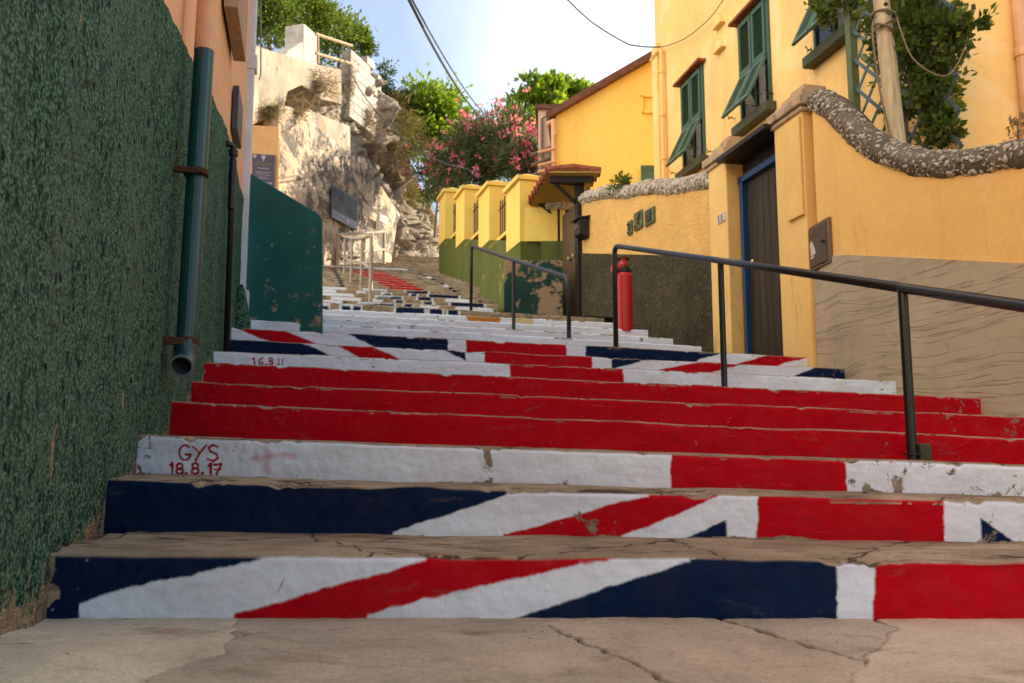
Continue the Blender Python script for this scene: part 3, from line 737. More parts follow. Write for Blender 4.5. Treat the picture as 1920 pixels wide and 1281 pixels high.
# dado: a second coat standing proud of the wall
dado_px = [(1520, 520), (1548, 500), (1562, 480), (1590, 478), (1700, 483), (1800, 488), (1860, 491), (1935, 494)]
dp_ = [(KINK if x < 1590 else MAIN).on(x, y) for x, y in dado_px]
dp_ += [MAIN.p(4.0, dp_[-1].z - (dp_[-1].y - 4.0) * .21), MAIN.p(1.0, dp_[-1].z - .95), MAIN.p(-1.5, dp_[-1].z - 1.3)]
mb = MB(); off = Vector((-.016, -.002, 0))
YC = 8.01; trace = lambda Y: KINK.X(Y) if Y > YC else MAIN.X(Y)
zi = lambda Y: float(np.interp(Y, [p.y for p in dp_][::-1], [p.z for p in dp_][::-1]))
prof = [Vector((trace(Y), Y, zi(Y))) + off for Y in [p.y for p in dp_ if p.y > YC + .03] + [YC] + [p.y for p in dp_ if p.y < YC - .03]]
for a, b in zip(prof[:-1], prof[1:]):
    mb.prism([Vector((a.x, a.y, -.2)), Vector((b.x, b.y, -.2)), b, a], (.03, .004, 0))
mb.build('dado', M['combed'], gw)
# coping: a rounded mortar bed set with pebbles
def coping(name, path, rad, mat, parent, npeb, psize, seed, wide=1.0, yoff=.10, bright=(0, 1)):
    rg = np.random.default_rng(seed)
    P = np.array([tuple(p) for p in path]); seg = 14; n = len(P); V = []
    for i in range(n):
        t = Vector(P[min(i + 1, n - 1)] - P[max(i - 1, 0)]).normalized()
        side = Vector((-t.y, t.x, 0)).normalized() * -1; up = side.cross(t).normalized()
        if up.z < 0: up = -up
        if side.x < 0: side = -side
        for k in range(seg):
            an = 2 * math.pi * k / seg; r = rad * (1 + .34 * (float(fbm(i * .6, k * .9, seed)) - .5))
            V.append(Vector(P[i]) + side * (yoff + math.cos(an) * r * 1.25 * wide) + up * math.sin(an) * r)
    fs = []
    for i in range(n - 1):
        for k in range(seg):
            k2 = (k + 1) % seg; fs.append((i * seg + k, i * seg + k2, (i + 1) * seg + k2, (i + 1) * seg + k))
    o = np_mesh(name, [tuple(v) for v in V], fs, mat, parent)
    # pebbles
    bm = bmesh.new(); bmesh.ops.create_icosphere(bm, subdivisions=1, radius=1); iv = np.array([v.co[:] for v in bm.verts]); iF = np.array([[v.index for v in f.verts] for f in bm.faces]); bm.free()
    VV = []; FF = []; TT = []
    Lc = np.r_[0, np.cumsum(np.linalg.norm(np.diff(P, axis=0), axis=1))]
    for q in range(npeb):
        s = rg.uniform(0, Lc[-1]); i = min(np.searchsorted(Lc, s), n - 1); i = max(i, 1); f = (s - Lc[i - 1]) / (Lc[i] - Lc[i - 1]); c = Vector(P[i - 1] * (1 - f) + P[i] * f)
        t = Vector(P[i] - P[i - 1]).normalized(); side = Vector((-t.y, t.x, 0)).normalized(); side = -side if side.x < 0 else side; up = side.cross(t); up = -up if up.z < 0 else up
        an = rg.uniform(math.radians(75), math.radians(262)); nrm = side * math.cos(an) + up * math.sin(an)
        pos = c + side * (yoff + math.cos(an) * rad * 1.25 * wide) + up * math.sin(an) * rad
        a = rg.choice([.6, .8, 1.0, 1.5]) * rg.uniform(.8, 1.2) * psize; b = a * rg.uniform(.38, .7)
        tang = nrm.cross(t); ra = rg.normal(.4, 1.1); ax = (tang * math.cos(ra) + t * math.sin(ra)).normalized(); ay = nrm.cross(ax)
        R3 = np.array([ax[:], ay[:], nrm[:]])
        pts = (iv * np.array([a, b, b * .55])) @ R3 + np.array(pos[:])
        FF.append(iF + len(VV) * len(iv)); VV.append(pts); TT += [rg.uniform(*bright) ** .6] * len(iv)
    np_mesh('pebbles', np.concatenate(VV), np.concatenate(FF), M['pebble'], parent, {'tint': ('FLOAT', TT)})
    return o
coping('coping', cop_s, .125, M['mortar'], gw, 2700, .022, 3)

# ---------------------------------------------------------------- meter cabinet with a painted sailing boat
def plane_box(mb, L, px0, px1, py0, py1, th, off=0):
    """a flat panel on wall line L, its four corners taken level"""
    a = L.on(px0, (py0 + py1) / 2); b = L.on(px1, (py0 + py1) / 2)
    z0 = L.on(px1, py1).z; z1 = L.on(px1, py0).z; n = L.nl()
    mb.prism([Vector((a.x, a.y, z0)) + n * off, Vector((b.x, b.y, z0)) + n * off, Vector((b.x, b.y, z1)) + n * off, Vector((a.x, a.y, z1)) + n * off], n * th)
    return a, b, z0, z1
cab = thing('meter_cabinet', 'brown utility cabinet door on the orange wall with a pale sailing boat on it', 'cabinet', KINK.on(1540, 500))
mb = MB(); a, b, z0, z1 = plane_box(mb, KINK, 1519, 1561, 405, 492, .03, .004); mb.build('cabinet_frame', M['cab_edge'], cab, .004)
kn = KINK.nl(); L_ = (b - a); L_.z = 0; wd = L_.length; eu = L_.normalized()
def cab_pt(u, v, o): return Vector((a.x, a.y, 0)) + eu * (wd * u) + Z * (z0 + (z1 - z0) * v) + kn * o
mb = MB(); mb.prism([cab_pt(.07, .06, .034), cab_pt(.9, .06, .034), cab_pt(.9, .94, .034), cab_pt(.07, .94, .034)], kn * .012); mb.build('cabinet_door', M['cab'], cab, .003)
mb = MB()
mb.prism([cab_pt(.22, .30, .0475), cab_pt(.44, .33, .0475), cab_pt(.40, .46, .0475), cab_pt(.32, .60, .0475), cab_pt(.25, .66, .0475), cab_pt(.19, .58, .0475)], kn * .002)
mb.prism([cab_pt(.20, .24, .0475), cab_pt(.34, .25, .0475), cab_pt(.40, .29, .0475), cab_pt(.20, .29, .0475)], kn * .002)
mb.build('boat_mark', M['sail'], cab)
mb = MB(); mb.tube([cab_pt(.82, .50, .046), cab_pt(.82, .50, .075)], .014, 10); mb.box(cab_pt(.84, .5, .07), eu, Z, kn, .05, .02, .01); mb.build('lock', M['black_pipe'], cab)
mb = MB()
for i in range(3):
    for jx in (.28, .5): mb.prism([cab_pt(jx, .74 + .04 * i, .0475), cab_pt(jx + .26 if jx > .3 else jx + .18, .74 + .04 * i, .0475), cab_pt(jx + .24 if jx > .3 else jx + .16, .752 + .04 * i, .0475), cab_pt(jx, .752 + .04 * i, .0475)], kn * .001)
mb.build('faded_lettering', M['cab_edge'], cab)

# ---------------------------------------------------------------- doorway with pillars
GW = Line(RW.X(9.0) - .02, 9.0, -.22); gd = GW.d(); gn = GW.nl()
gate = thing('gateway', 'yellow gateway with two capped pillars, flat dark hood and tall plank door', 'gateway', GW.p(9.8, 1.5))
def pillar(Y0, Y1, zb, zt, name='pillar', depth=.50, capo=.06, cap_h=.22):
    mb = MB(); p0, p1 = GW.p(Y0, zb, .03), GW.p(Y1, zb, .03)
    mb.prism([p0, p1, p1 - gn * depth, p0 - gn * depth], Z * (zt - zb)); o = mb.build(name, M['pillar'], gate, .012)
    c = (p0 + p1) / 2 - gn * (depth / 2); c.z = zt; w = (p1 - p0).length
    mb = MB()
    mb.box(c + Z * .05, gd, gn, Z, w + capo * 2, depth + capo * 2, .10)
    cor = [c + gd * (sx * (w / 2 + capo * .2)) + gn * (sy * (depth / 2 + capo * .2)) + Z * .10 for sx, sy in ((-1, -1), (1, -1), (1, 1), (-1, 1))]
    top = [c + gd * (sx * w * .26) + gn * (sy * depth * .26) + Z * (.10 + cap_h) for sx, sy in ((-1, -1), (1, -1), (1, 1), (-1, 1))]
    mb.box(c + Z * .135, gd, gn, Z, w * .96, depth * .96, .07); mb.box(c + Z * .205 + gd * .01, gd, gn, Z, w * .74, depth * .76, .07); mb.box(c + Z * .275 - gd * .02, gd, gn, Z, w * .50, depth * .55, .07); mb.box(c - Z * .035, gd, gn, Z, w + capo, depth + capo, .05)
    cb = mb.build('cap', M['cap'], o, .012, world=False); 
    for v in cb.data.vertices: v.co -= origin(o)
    return o
zr_t = GW.on(1500, 204).z; zl_t = GW.on(1345, 306).z
YR0, YR1 = GW.on(1521, 500).y, GW.on(1466, 500).y
YL0, YL1 = GW.on(1371, 500).y, GW.on(1337, 500).y
zfl = tread_z(9, 2.9) - .02
pillar(YR0, YR1, zfl - .3, zr_t); pillar(YL0, YL1, zfl - .3, zl_t)
# raised render panel edges on the near pillar
mb = MB(); zc = GW.on(1495, 412).z; q0, q1 = GW.p(YR0 + .02, zc, .034), GW.p(YR0 + (YR1 - YR0) * .55, zc, .034)
mb.prism([q0, q1, q1 + Z * (zr_t - zc - .1), q0 + Z * (zr_t - zc - .1)], gn * .028); mb.build('raised_panel', M['pillar'], gate, .006)
# door and its frame, set back
zd_t = GW.on(1440, 262).z - .16
mb = MB(); b0, b1 = GW.p(YR1 - .0, zfl, -.22), GW.p(YL0, zfl, -.22)
for p in (GW.p(YL0 - .09, zfl, -.16), GW.p(YR1 + .03, zfl, -.16)):
    mb.box(p + Z * ((zd_t - zfl) / 2), gd, gn, Z, .07, .10, zd_t - zfl)
mb.box((GW.p((YR1 + YL0) / 2, zd_t - .02, -.16)), gd, gn, Z, YL0 - YR1 - .02, .10, .08)
mb.build('door_frame', M['blue'], gate, .005)
dw = YL0 - YR1 - .16; dr = MB(); npl = 7
for i in range(npl):
    c = GW.p(YR1 + .08 + dw * (i + .5) / npl * 1.02, 0, -.20); c.z = (zfl + zd_t) / 2
    dr.box(c, gd, gn, Z, dw / npl * 1.02 - .006, .045, zd_t - zfl - .06)
door = dr.build('door', M['door'], gate, .004)
mb = MB(); hz = GW.on(1450, 505).z; hp = GW.p(YR1 + .22, hz, -.17); o0 = origin(door)
mb.box(hp, gd, gn, Z, .16, .02, .05); mb.tube([hp + gn * .01, hp + gn * .06, hp + gn * .06 - gd * .12], .012, 8); mb.build('handle', M['rust'], door)
mb = MB(); mb.box(hp - Z * .22, gd, gn, Z, .12, .02, .06); mb.tube([hp - Z * .22 + gn * .01, hp - Z * .2 + gn * .07, hp - Z * .26 + gn * .06 - gd * .10], .010, 8)
h = mb.build('latch', M['rust'], door)
mb = MB(); mb.lathe(GW.p(YL0 - .22, GW.on(1422, 474).z, -.172), [(.03, 0), (.035, .01), (.02, .025), (.0, .03)], 12, gn); mb.build('lock_plate', M['brass'], door)
# hood
mb = MB(); hza = GW.on(1455, 243).z; hb0, hb1 = GW.p(YR1 - .0, hza, .0), GW.p(YL0 + .02, hza, .0)
mb.prism([hb0 + gn * .15, hb1 + gn * .15, hb1 - gn * .25, hb0 - gn * .25], Z * .06)
mb.build('hood', M['dark_wood'], gate, .006)
mb = MB(); mb.prism([hb0 - Z * .5 - gn * .24, hb1 - Z * .5 - gn * .24, hb1 - gn * .24, hb0 - gn * .24], gn * .04); mb.build('overdoor_panel', M['dark_wood'], gate)
# house number on the far pillar
npl_ = thing('number_plate', 'small white enamel number plate 33 on the far gateway pillar', 'number plate', GW.on(1352, 406))
mb = MB(); a, b, z0, z1 = plane_box(mb, GW.shift(.032), 1346, 1361, 396, 413, .012); mb.build('plate', M['white_plate'], npl_, .003)
eu = (b - a); eu.z = 0; wd = eu.length; eu.normalize(); P0 = Vector((a.x, a.y, z0)); HN = z1 - z0
def seg_num(mb, u0, u1, v0, v1): 
    q = [P0 + eu * (wd * u) + Z * (HN * v) + gn * .0125 for u, v in ((u0, v0), (u1, v0), (u1, v1), (u0, v1))]; mb.prism(q, gn * .002)
mb = MB()
for k in (.52, .12):       # a "3" twice, read from the street: bars reach from right to left
    for v in (.12, .45, .78): seg_num(mb, k, k + .3, v, v + .09)
    seg_num(mb, k, k + .07, .21, .45); seg_num(mb, k, k + .07, .54, .78)
mb.build('digits', M['dark_ink'], npl_)

# ---------------------------------------------------------------- pebble-topped ochre wall
pw = thing('boundary_wall', 'ochre roughcast wall with dark dado and pale pebble coping behind the red hydrant', 'wall', PW.p(13, 2))
pn = PW.nl(); Yn, Yf = 10.75, 15.45
tz0, tz1 = PW.on(1335, 358).z, PW.on(1093, 372).z
mb = MB(); mb.prism([PW.p(Yn, .9), PW.p(Yf, .9), PW.p(Yf, tz1), PW.p(Yn, tz0)], -pn * .3); mb.build('rough_wall', M['rough_yellow'], pw)
dz0, dz1 = PW.on(1335, 486).z, PW.on(1093, 470).z
mb = MB(); mb.prism([PW.p(Yn, .9, .022), PW.p(Yf, .9, .022), PW.p(Yf, dz1, .022), PW.p(Yn, dz0, .022)], -pn * .04); mb.build('dado', M['dark_dado'], pw)
cp = [PW.p(Yn - .05 + (Yf - Yn) * t, tz0 + .09 + (tz1 - tz0) * t + .02 * math.sin(t * 19)) for t in np.linspace(0, 1, 24)]
cp[-1].z -= .10; cp[-2].z -= .03
coping('coping', cp, .125, M['mortar_pale'], pw, 900, .045, 9, bright=(.45, 1))
# three relief tiles
def tile(px0, px1, py0, py1, label, seed):
    t = thing('relief_tile', label, 'wall tile', PW.on((px0 + px1) / 2, (py0 + py1) / 2), 'green relief tiles on the ochre wall')
    mb = MB(); L = PW.shift(.004); a, b, z0, z1 = plane_box(mb, L, px0, px1, py0, py1, .03)
    mb.build('tile', M['tile_green'], t, .008)
    rg = random.Random(seed); e = b - a; e.z = 0; w = e.length; e.normalize()
    c = Vector((a.x, a.y, 0)) + e * (w * .5) + Z * (z0 + (z1 - z0) * .6) + pn * .036
    mb = MB()
    if seed == 3:
        mb.lathe(c, [(w * .26, 0), (w * .24, .015), (w * .1, .02)], 14, pn); mb.box(c - Z * (z1 - z0) * .3, e, Z, pn, w * .5, (z1 - z0) * .22, .02); mb.build('relief_figure', M['dark_relief'], t)
    else:
        for i in range(5):
            mb = MB(); mb.lathe(c + e * rg.uniform(-.3, .3) * w + Z * rg.uniform(-.45, .25) * (z1 - z0), [(w * .13, 0), (w * .1, .014), (0.002, .018)], 8, pn); mb.build('relief_figure', M['dark_relief'], t)
tile(1179, 1187, 412, 438, 'smallest and leftmost green relief tile on the ochre wall', 1)
tile(1191, 1206, 392, 426, 'green relief tile with small scattered figures, middle of the three', 2)
tile(1211, 1229, 386, 416, 'square green relief tile with one round figure, nearest the door', 3)

# red hydrant
hb = at(1171, 616, 11.35); hy = thing('fire_hydrant', 'red standpipe hydrant with valve wheel beside the black handrail', 'hydrant', hb)
H = 1.02 * (at(1171, 486, 11.35).z - hb.z)
mb = MB(); mb.lathe(hb, [(.112, -.05), (.115, .02), (.115, H * .74), (.10, H * .775), (.09, H * .78)], 24); mb.build('barrel', M['red'], hy, smooth=False)
mb = MB(); mb.lathe(hb + Z * (H * .78), [(.09, 0), (.105, .005), (.105, .05), (.075, .055), (.07, .09)], 20); mb.build('collar', M['black_pipe'], hy)
mb = MB(); mb.lathe(hb + Z * (H * .78 + .085), [(.055, 0), (.06, .03), (.045, .10), (.025, .13)], 16); mb.tube([hb + Z * (H * .84), hb + Z * (H * .84) + Vector((-.13, -.05, 0))], .045, 12); mb.tube([hb + Z * (H * .84) + Vector((-.13, -.05, 0)), hb + Z * (H * .84) + Vector((-.155, -.06, 0))], .058, 12); mb.build('outlet', M['red'], hy)
mb = MB(); mb.tube([hb + Z * (H * .93), hb + Z * (H * .985)], .016, 8); mb.tube([hb + Z * (H * .985) + Vector((math.cos(a) * .075, math.sin(a) * .075, 0)) for a in np.linspace(0, 2 * math.pi, 17)], .014, 8)
mb.tube([hb + Z * (H * .985) + Vector((-.07, 0, 0)), hb + Z * (H * .985) + Vector((.07, 0, 0))], .01, 6); mb.build('valve_wheel', M['rust'], hy)

# ---------------------------------------------------------------- small gate with tiled roof
GL = Line(1.26, 15.4, -.286); gl_d, gl_n = GL.d(), GL.nl(); sg = thing('roofed_gate', 'dark wooden street gate under a small terracotta tiled roof', 'gate', GL.p(15.9, 2.85))
zg = at(1060, 598, 15.8).z - .06; zgt = at(1068, 385, 15.6).z
for Y in (15.36, 16.42):
    mb = MB(); mb.box(GL.p(Y, (zg + zgt) / 2 + .1, .02), gl_d, gl_n, Z, .15, .15, zgt - zg + .75); mb.build('post', M['dark_wood'], sg, .008)
gl = MB()
for i in range(7): gl.box(GL.p(15.5 + .13 * i, (zg + zgt) / 2, -.02), gl_d, gl_n, Z, .126, .05, zgt - zg)
leaf = gl.build('gate_leaf', M['gate_wood'], sg, .004)
for Y in (15.62, 15.86):
    mb = MB(); mb.lathe(GL.p(Y, at(1065, 482, 15.7).z, .0), [(.02, .0), (.02, .04), (.045, .05), (.045, .075), (.01, .085)], 12, gl_n); mb.build('knob', M['brass'], leaf)
zrf = at(1030, 324, 15.0).z
e1 = [at(1030, 326, 15.0), at(1125, 326, 15.0)]; rl = Line(e1[0].x, 15.0, -.24); rr_ = Line(e1[1].x, 15.0, -.24)
mb = MB()     # roof: two shallow slopes, ridge across the street side
YB = 16.75
for i in range(2):
    pass
A_, B_, C_, D_ = rl.p(15.0, zrf), rr_.p(15.0, zrf), rr_.p(YB, zrf - .27), rl.p(YB, zrf - .27)
mb.prism([A_, B_, C_, D_], Z * .03); mb.build('soffit', M['yellow_board'], sg)
mb = MB()
nrow = 9
for i in range(nrow):          # tile courses: barrel tiles laid from side to side
    Y = 15.0 + (YB - 15.0) * (i + .5) / nrow; zz = zrf + .075 - .27 * (Y - 15) / (YB - 15); a = rl.p(Y, zz, .05); b = rr_.p(Y, zz, -.05); m_ = (a + b) / 2 + Z * .06
    mb.tube([a, m_, b], .085, 8)
    mb.tube([a - gl_n * .0 + Vector((0, .09, -.03)), m_ + Vector((0, .09, -.03)), b + Vector((0, .09, -.03))], .05, 6)
mb.build('tiles', M['terracotta'], sg)
zb_ = zrf - .07
for Y, dz in ((15.18, .0), (16.5, -.22)):
    mb = MB(); mb.box((rl.p(Y, zb_ + dz) + rr_.p(Y, zb_ + dz)) / 2, (1, 0, 0), (0, 1, 0), Z, .80, .10, .12); mb.build('beam', M['dark_wood'], sg)
for Y in (15.36, 16.42):
    mb = MB(); p = GL.p(Y, zrf - .38, .05)
    mb.tube([p + gl_n * .52 + Z * .30, p + gl_n * .0 + Z * .0 - Z * .12], .035, 6)
    mb.tube([p + gl_n * .55 + Z * .28, p + Z * .28], .04, 6); mb.build('bracket', M['dark_wood'], sg)
# letterbox at the end of the ochre wall
lb = PW.on(1091, 455); lbx = thing('letterbox', 'black metal letterbox with pitched lid at the end of the ochre wall', 'letterbox', lb)
zt_ = PW.on(1091, 415).z; hh = zt_ - lb.z; c = PW.p(15.05, (lb.z + zt_) / 2, .12)
mb = MB(); mb.prism([c + PW.d() * -.14 + Z * (-hh / 2) - pn * .1, c + PW.d() * .14 + Z * (-hh / 2) - pn * .1, c + PW.d() * .14 + Z * (-hh / 2 + .06) + pn * .08, c + PW.d() * -.14 + Z * (-hh / 2 + .06) + pn * .08], Z * (hh * .85)); mb.build('box', M['black_pipe'], lbx, .008)
mb = MB(); mb.prism([c + PW.d() * -.18 + Z * (hh * .45) - pn * .12, c + PW.d() * .18 + Z * (hh * .45) - pn * .12, c + PW.d() * .18 + Z * (hh * .30) + pn * .14, c + PW.d() * -.18 + Z * (hh * .30) + pn * .14], Z * .03); mb.build('lid', M['black_pipe'], lbx, .004)
mb = MB(); mb.box(c + pn * .085 + Z * (hh * .05), PW.d(), Z, pn, .18, .10, .014); mb.build('front_plate', M['cab'], lbx, .003)

# ---------------------------------------------------------------- yellow pillar wall with railings
yw = thing('railed_wall', 'bright yellow wall with olive base, stepped pillars and iron grilles', 'wall', YW.p(20, 4)); yn, yd = YW.nl(), YW.d()
Yk = [YW.on(976, 450).y, YW.on(918, 450).y, YW.on(871, 450).y, YW.on(835, 450).y]; Yend = YW.on(823, 480).y
def zd(Y): 
    t = (Y - Yk[0]) / (Yend - Yk[0]); return YW.on(976, 452).z * (1 - t) + YW.on(824, 446).z * t
mb = MB(); mb.prism([YW.p(Yk[0], 1.5), YW.p(Yend, 1.5), YW.p(Yend, zd(Yend)), YW.p(Yk[0], zd(Yk[0]))], -yn * .45)
fe = Vector((1.05, Yk[0], 0)); p0 = YW.p(Yk[0], 0)
mb.prism([Vector((p0.x + .4, Yk[0] - .0, 1.5)), Vector((1.05, Yk[0] + .0, 1.5)), Vector((1.05, Yk[0], zd(Yk[0]))), Vector((p0.x + .4, Yk[0], zd(Yk[0])))], (0, .3, 0))
mb.build('olive_base', M['green_dado'], yw)
wfac = [.62, .62, .60, .50]
ptop = [312, 326, 336, 343]
for i, Y in enumerate(Yk):
    zt_ = YW.on([980, 922, 874, 838][i], [331, 342, 350, 356][i]).z; pl_ = [.95, .95, .95, Yend - Yk[3]][i]; zb_ = zd(Y)
    mb = MB(); a, b = YW.p(Y, zb_ - .02, .02), YW.p(Y + pl_, zb_ - .02, .02)
    mb.prism([a, b, b - yn * .55, a - yn * .55], Z * (zt_ - zb_)); pil = mb.build('pillar', M['yellow'], yw, .012); op = origin(pil)
    c = (a + b) / 2 - yn * .275; c.z = zt_; mb = MB(); mb.box(c + Z * .03, yd, yn, Z, pl_ + .12, .68, .09)
    cor = [c + yd * (sx * (pl_ / 2 + .03)) + yn * (sy * .31) + Z * .07 for sx, sy in ((-1, -1), (1, -1), (1, 1), (-1, 1))]
    mb.add(cor + [c + Z * .24 + yd * .15, c + Z * .24 - yd * .15], [(0, 3, 5), (1, 4, 2), (0, 5, 4, 1), (3, 2, 4, 5), (0, 1, 2, 3)])
    mb.build('cap', M['yellow'], pil, .01)
for i in range(3):
    Ya, Yb = Yk[i] + .97, Yk[i + 1] - .02
    zt_ = YW.on([950, 898, 855][i], [345, 352, 360][i]).z; z0_ = zd((Ya + Yb) / 2) + .02
    mb = MB(); mb.prism([YW.p(Ya - .02, z0_ - .04), YW.p(Yb + .02, z0_ - .04), YW.p(Yb + .02, z0_ - .04, -.5), YW.p(Ya - .02, z0_ - .04, -.5)], Z * .07); mb.build('sill', M['yellow'], yw)
    gr = MB(); nb_ = 8
    for q in range(nb_):
        p = YW.p(Ya + (Yb - Ya) * (q + .5) / nb_, 0, -.22); gr.tube([Vector((p.x, p.y, z0_ + .05)), Vector((p.x, p.y, zt_ + .03 * (q % 2)))], .016, 6)
    for zz in (z0_ + .14, zt_ - .16): gr.tube([YW.p(Ya, zz, -.22), YW.p(Yb, zz, -.22)], .02, 6)
    gr.build('grille', M['rail'], yw)
# return wall facing down the street
fw = MB(); zf0 = zd(Yk[0]); zf1 = at(1020, 389, Yk[0]).z
fw.prism([Vector((p0.x + .10, Yk[0] + .01, zf0)), Vector((1.05, Yk[0] + .01, zf0)), Vector((1.05, Yk[0] + .01, zf1)), Vector((p0.x + .10, Yk[0] + .01, zf1))], (0, .3, 0)); fw.build('return_wall', M['yellow'], yw)
coping('coping', [Vector((p0.x + .5 + .06 * i, Yk[0] + .02, zf1 + .06)) for i in range(11)], .10, M['mortar_pale'], yw, 120, .045, 15, yoff=0, bright=(.45, 1))
# low block in front of it
lb_ = thing('low_block', 'low masonry block with flaking teal and olive paint beside the small gate', 'masonry block', (.2, 15.6, 2.6))
zk = at(945, 487, 15.35).z; BL = Line(at(945, 540, 15.35).x, 15.35, -.30)
mb = MB(); mb.prism([BL.p(15.35, 2.3), Vector((.93, 15.35, 2.3)), Vector((.93, 15.35, zk - .02)), BL.p(15.35, zk)], (0, .1, 0)); mb.build('front_face', M['block_teal'], lb_, .012)
mb = MB(); b0, b1 = BL.p(15.36, 2.3), BL.p(17.0, 2.3); mb.prism([b0, b1, b1 + Vector((.6, 0, 0)), Vector((.90, 15.46, 2.3)), Vector((b0.x + .05, 15.46, 2.3))], Z * (zk - 2.3 + .02)); mb.build('olive_side', M['block_olive'], lb_, .02)

# ---------------------------------------------------------------- main house
house = thing('house', 'tall warm yellow house with green louvred shutters above the garden wall', 'house', HF.p(12, 0)); hn, hd = HF.nl(), HF.d()
Yc0 = HF.on(1792, 150).y; Yc1 = HF.on(1231, 200).y; ZH = 11.6
mb = MB(); q0, q1 = HF.p(Yc0, .5), HF.p(Yc1, .5); q2 = q1 - hn * 9; q3 = q0 + Vector((9, -.35, 0))
mb.prism([q0, q1, q2, q3], Z * (ZH - .5)); mb.build('walls', M['house'], house)
mb = MB(); mb.prism([q0 + hn * .3 - hd * .3, q1 + hn * .3 + hd * .3, q2 + hd * .3, q3 - hd * .3], Z * .25)
for v in range(8): mb.v[v] = (mb.v[v][0], mb.v[v][1], mb.v[v][2] + ZH - .5)
mb.build('eaves', M['roof_edge'], house)
# windows: built once in facade space (u along the wall going away, n outwards)
WW, WH = .92, 0
def make_window(parent, c, zb, zt, w):
    """c: centre on facade"""
    h = zt - zb; P = lambda u, z, o: Vector((c.x, c.y, 0)) + hd * u + Z * z + hn * o
    mb = MB()
    for u in (-w / 2 + .025, w / 2 - .025): mb.box(P(u, (zb + zt) / 2, .005), hd, hn, Z, .05, .07, h)
    for z in (zb + .03, zt - .03, zb + h * .44): mb.box(P(0, z, .006), hd, hn, Z, w - .10, .06, .06)
    mb.box(P(0, zb + h * .22, .0), hd, hn, Z, .05, .05, h * .40)
    win = mb.build('window', M['green_shutter'], parent, .004)
    mb = MB(); mb.prism([P(-w / 2 + .03, zb + .04, .004), P(w / 2 - .03, zb + .04, .004), P(w / 2 - .03, zt - .04, .004), P(-w / 2 + .03, zt - .04, .004)], hn * .004); mb.build('pane', M['glass'], win)
    mb = MB(); mb.prism([P(-w * .30, zb + .06, .010), P(-w * .10, zb + .06, .010), P(-w * .12, zb + h * .42, .010), P(-w * .33, zb + h * .42, .010)], hn * .004); mb.build('curtain', M['curtain'], win)
    for sgn in (-1, 1):
        mb = MB(); u0 = sgn * w * .23; sw = w * .43; z0, z1 = zb + h * .46, zt - .05
        for du in (-sw / 2 + .03, sw / 2 - .03): mb.box(P(u0 + du, (z0 + z1) / 2, .045), hd, hn, Z, .06, .045, z1 - z0)
        for z in (z0 + .035, z1 - .035): mb.box(P(u0, z, .045), hd, hn, Z, sw - .12, .045, .07)
        nl_ = 20; tilt = (hn * .6 + Z * -.8).normalized()
        for i in range(nl_): mb.box(P(u0, z0 + .09 + (z1 - z0 - .18) * (i + .5) / nl_, .042), hd, tilt, hd.cross(tilt), sw - .12, .045, .007)
        mb.build('shutter', M['green_shutter'], win)
        mb = MB(); hl = h * .44; ang = math.radians(26); dv = (Z * -math.cos(ang) + hn * math.sin(ang)); pv = hd.cross(dv); top = P(u0, zb + h * .45, .05)
        for du in (-sw / 2 + .03, sw / 2 - .03): mb.box(top + hd * du + dv * (hl / 2), hd, dv, pv, .06, hl, .04)
        for q in (.035, hl - .035): mb.box(top + dv * q, hd, dv, pv, sw - .12, .07, .04)
        for i in range(15):
            t2 = (dv * .5 + pv * .85).normalized(); mb.box(top + dv * (.09 + (hl - .18) * (i + .5) / 15), hd, t2, hd.cross(t2), sw - .12, .04, .007)
        mb.tube([top + dv * (hl * .8), P(u0, zb + h * .15, .03)], .008, 5)
        mb.build('shutter_flap', M['green_flap'], win)
    mb = MB(); mb.box(P(0, zb - .07, .05), hd, hn, Z, w + .18, .22, .14); mb.build('sill', M['sill'], win, .01)
    mb = MB(); mb.box(P(0, zt + .03, .05), hd, hn, Z, w + .20, .20, .05); mb.build('lintel', M['terracotta'], win, .01)
    return win
zs, zt_w = HF.on(1302, 312).z, HF.on(1302, 138).z
for px in (1302, 1417):
    c = HF.on(px, 250 if px < 1350 else 120); make_window(house, c, zs, zt_w, .92)
c3 = HF.on(1566, 60); make_window(house, c3, HF.on(1566, 78).z, HF.on(1566, 78).z + (zt_w - zs), .86)
# vent, downpipe
mb = MB(); vp = HF.on(1352, 44)
for dz in (.0, -.42):
    mb = MB(); mb.prism([vp + Z * (dz + .16) - hd * .02, vp + Z * (dz - .05) + hd * .16, vp + Z * (dz - .05) - hd * .16], hn * .09); mb.build('vent', M['house'], house, .006)
mb = MB(); d0, d1 = HF.on(1247, 98), HF.on(1249, 345)
mb.tube([Vector((d0.x, d0.y, d0.z + .05)) + hn * .08, Vector((d0.x, d0.y, d1.z - .5)) + hn * .08], .04, 10)
mb.tube([d0 + hn * .08 + Z * .05, d0 + hn * .08 + Z * .10 + hd * .25, d0 + hn * .05 + Z * .10 + hd * .6], .04, 10)
dn_ = HF.p(Yc1 - .12, 0); mb.box(Vector((dn_.x, dn_.y, (d0.z + d1.z) / 2)) + hn * .03, hd, hn, Z, .28, .08, d0.z - d1.z + .6)
for q in range(3): mb.lathe(Vector((d0.x, d0.y, d1.z + (d0.z - d1.z) * (q + .5) / 3)) + hn * .08, [(.05, 0), (.055, .01), (.055, .05), (.05, .06)], 10)
mb.build('downpipe', M['house'], house)
mb = MB(); e0 = q0 + (q3 - q0).normalized() * .62 + Vector((0, -.06, 0)); e0.z = 0
mb.tube([e0 + Z * 1.5, e0 + Z * ZH], .055, 10)
for q in range(5): mb.lathe(e0 + Z * (3.2 + q * 1.1), [(.06, 0), (.072, .01), (.072, .08), (.06, .09)], 10)
mb.build('end_downpipe', M['peach_pipe'], house)
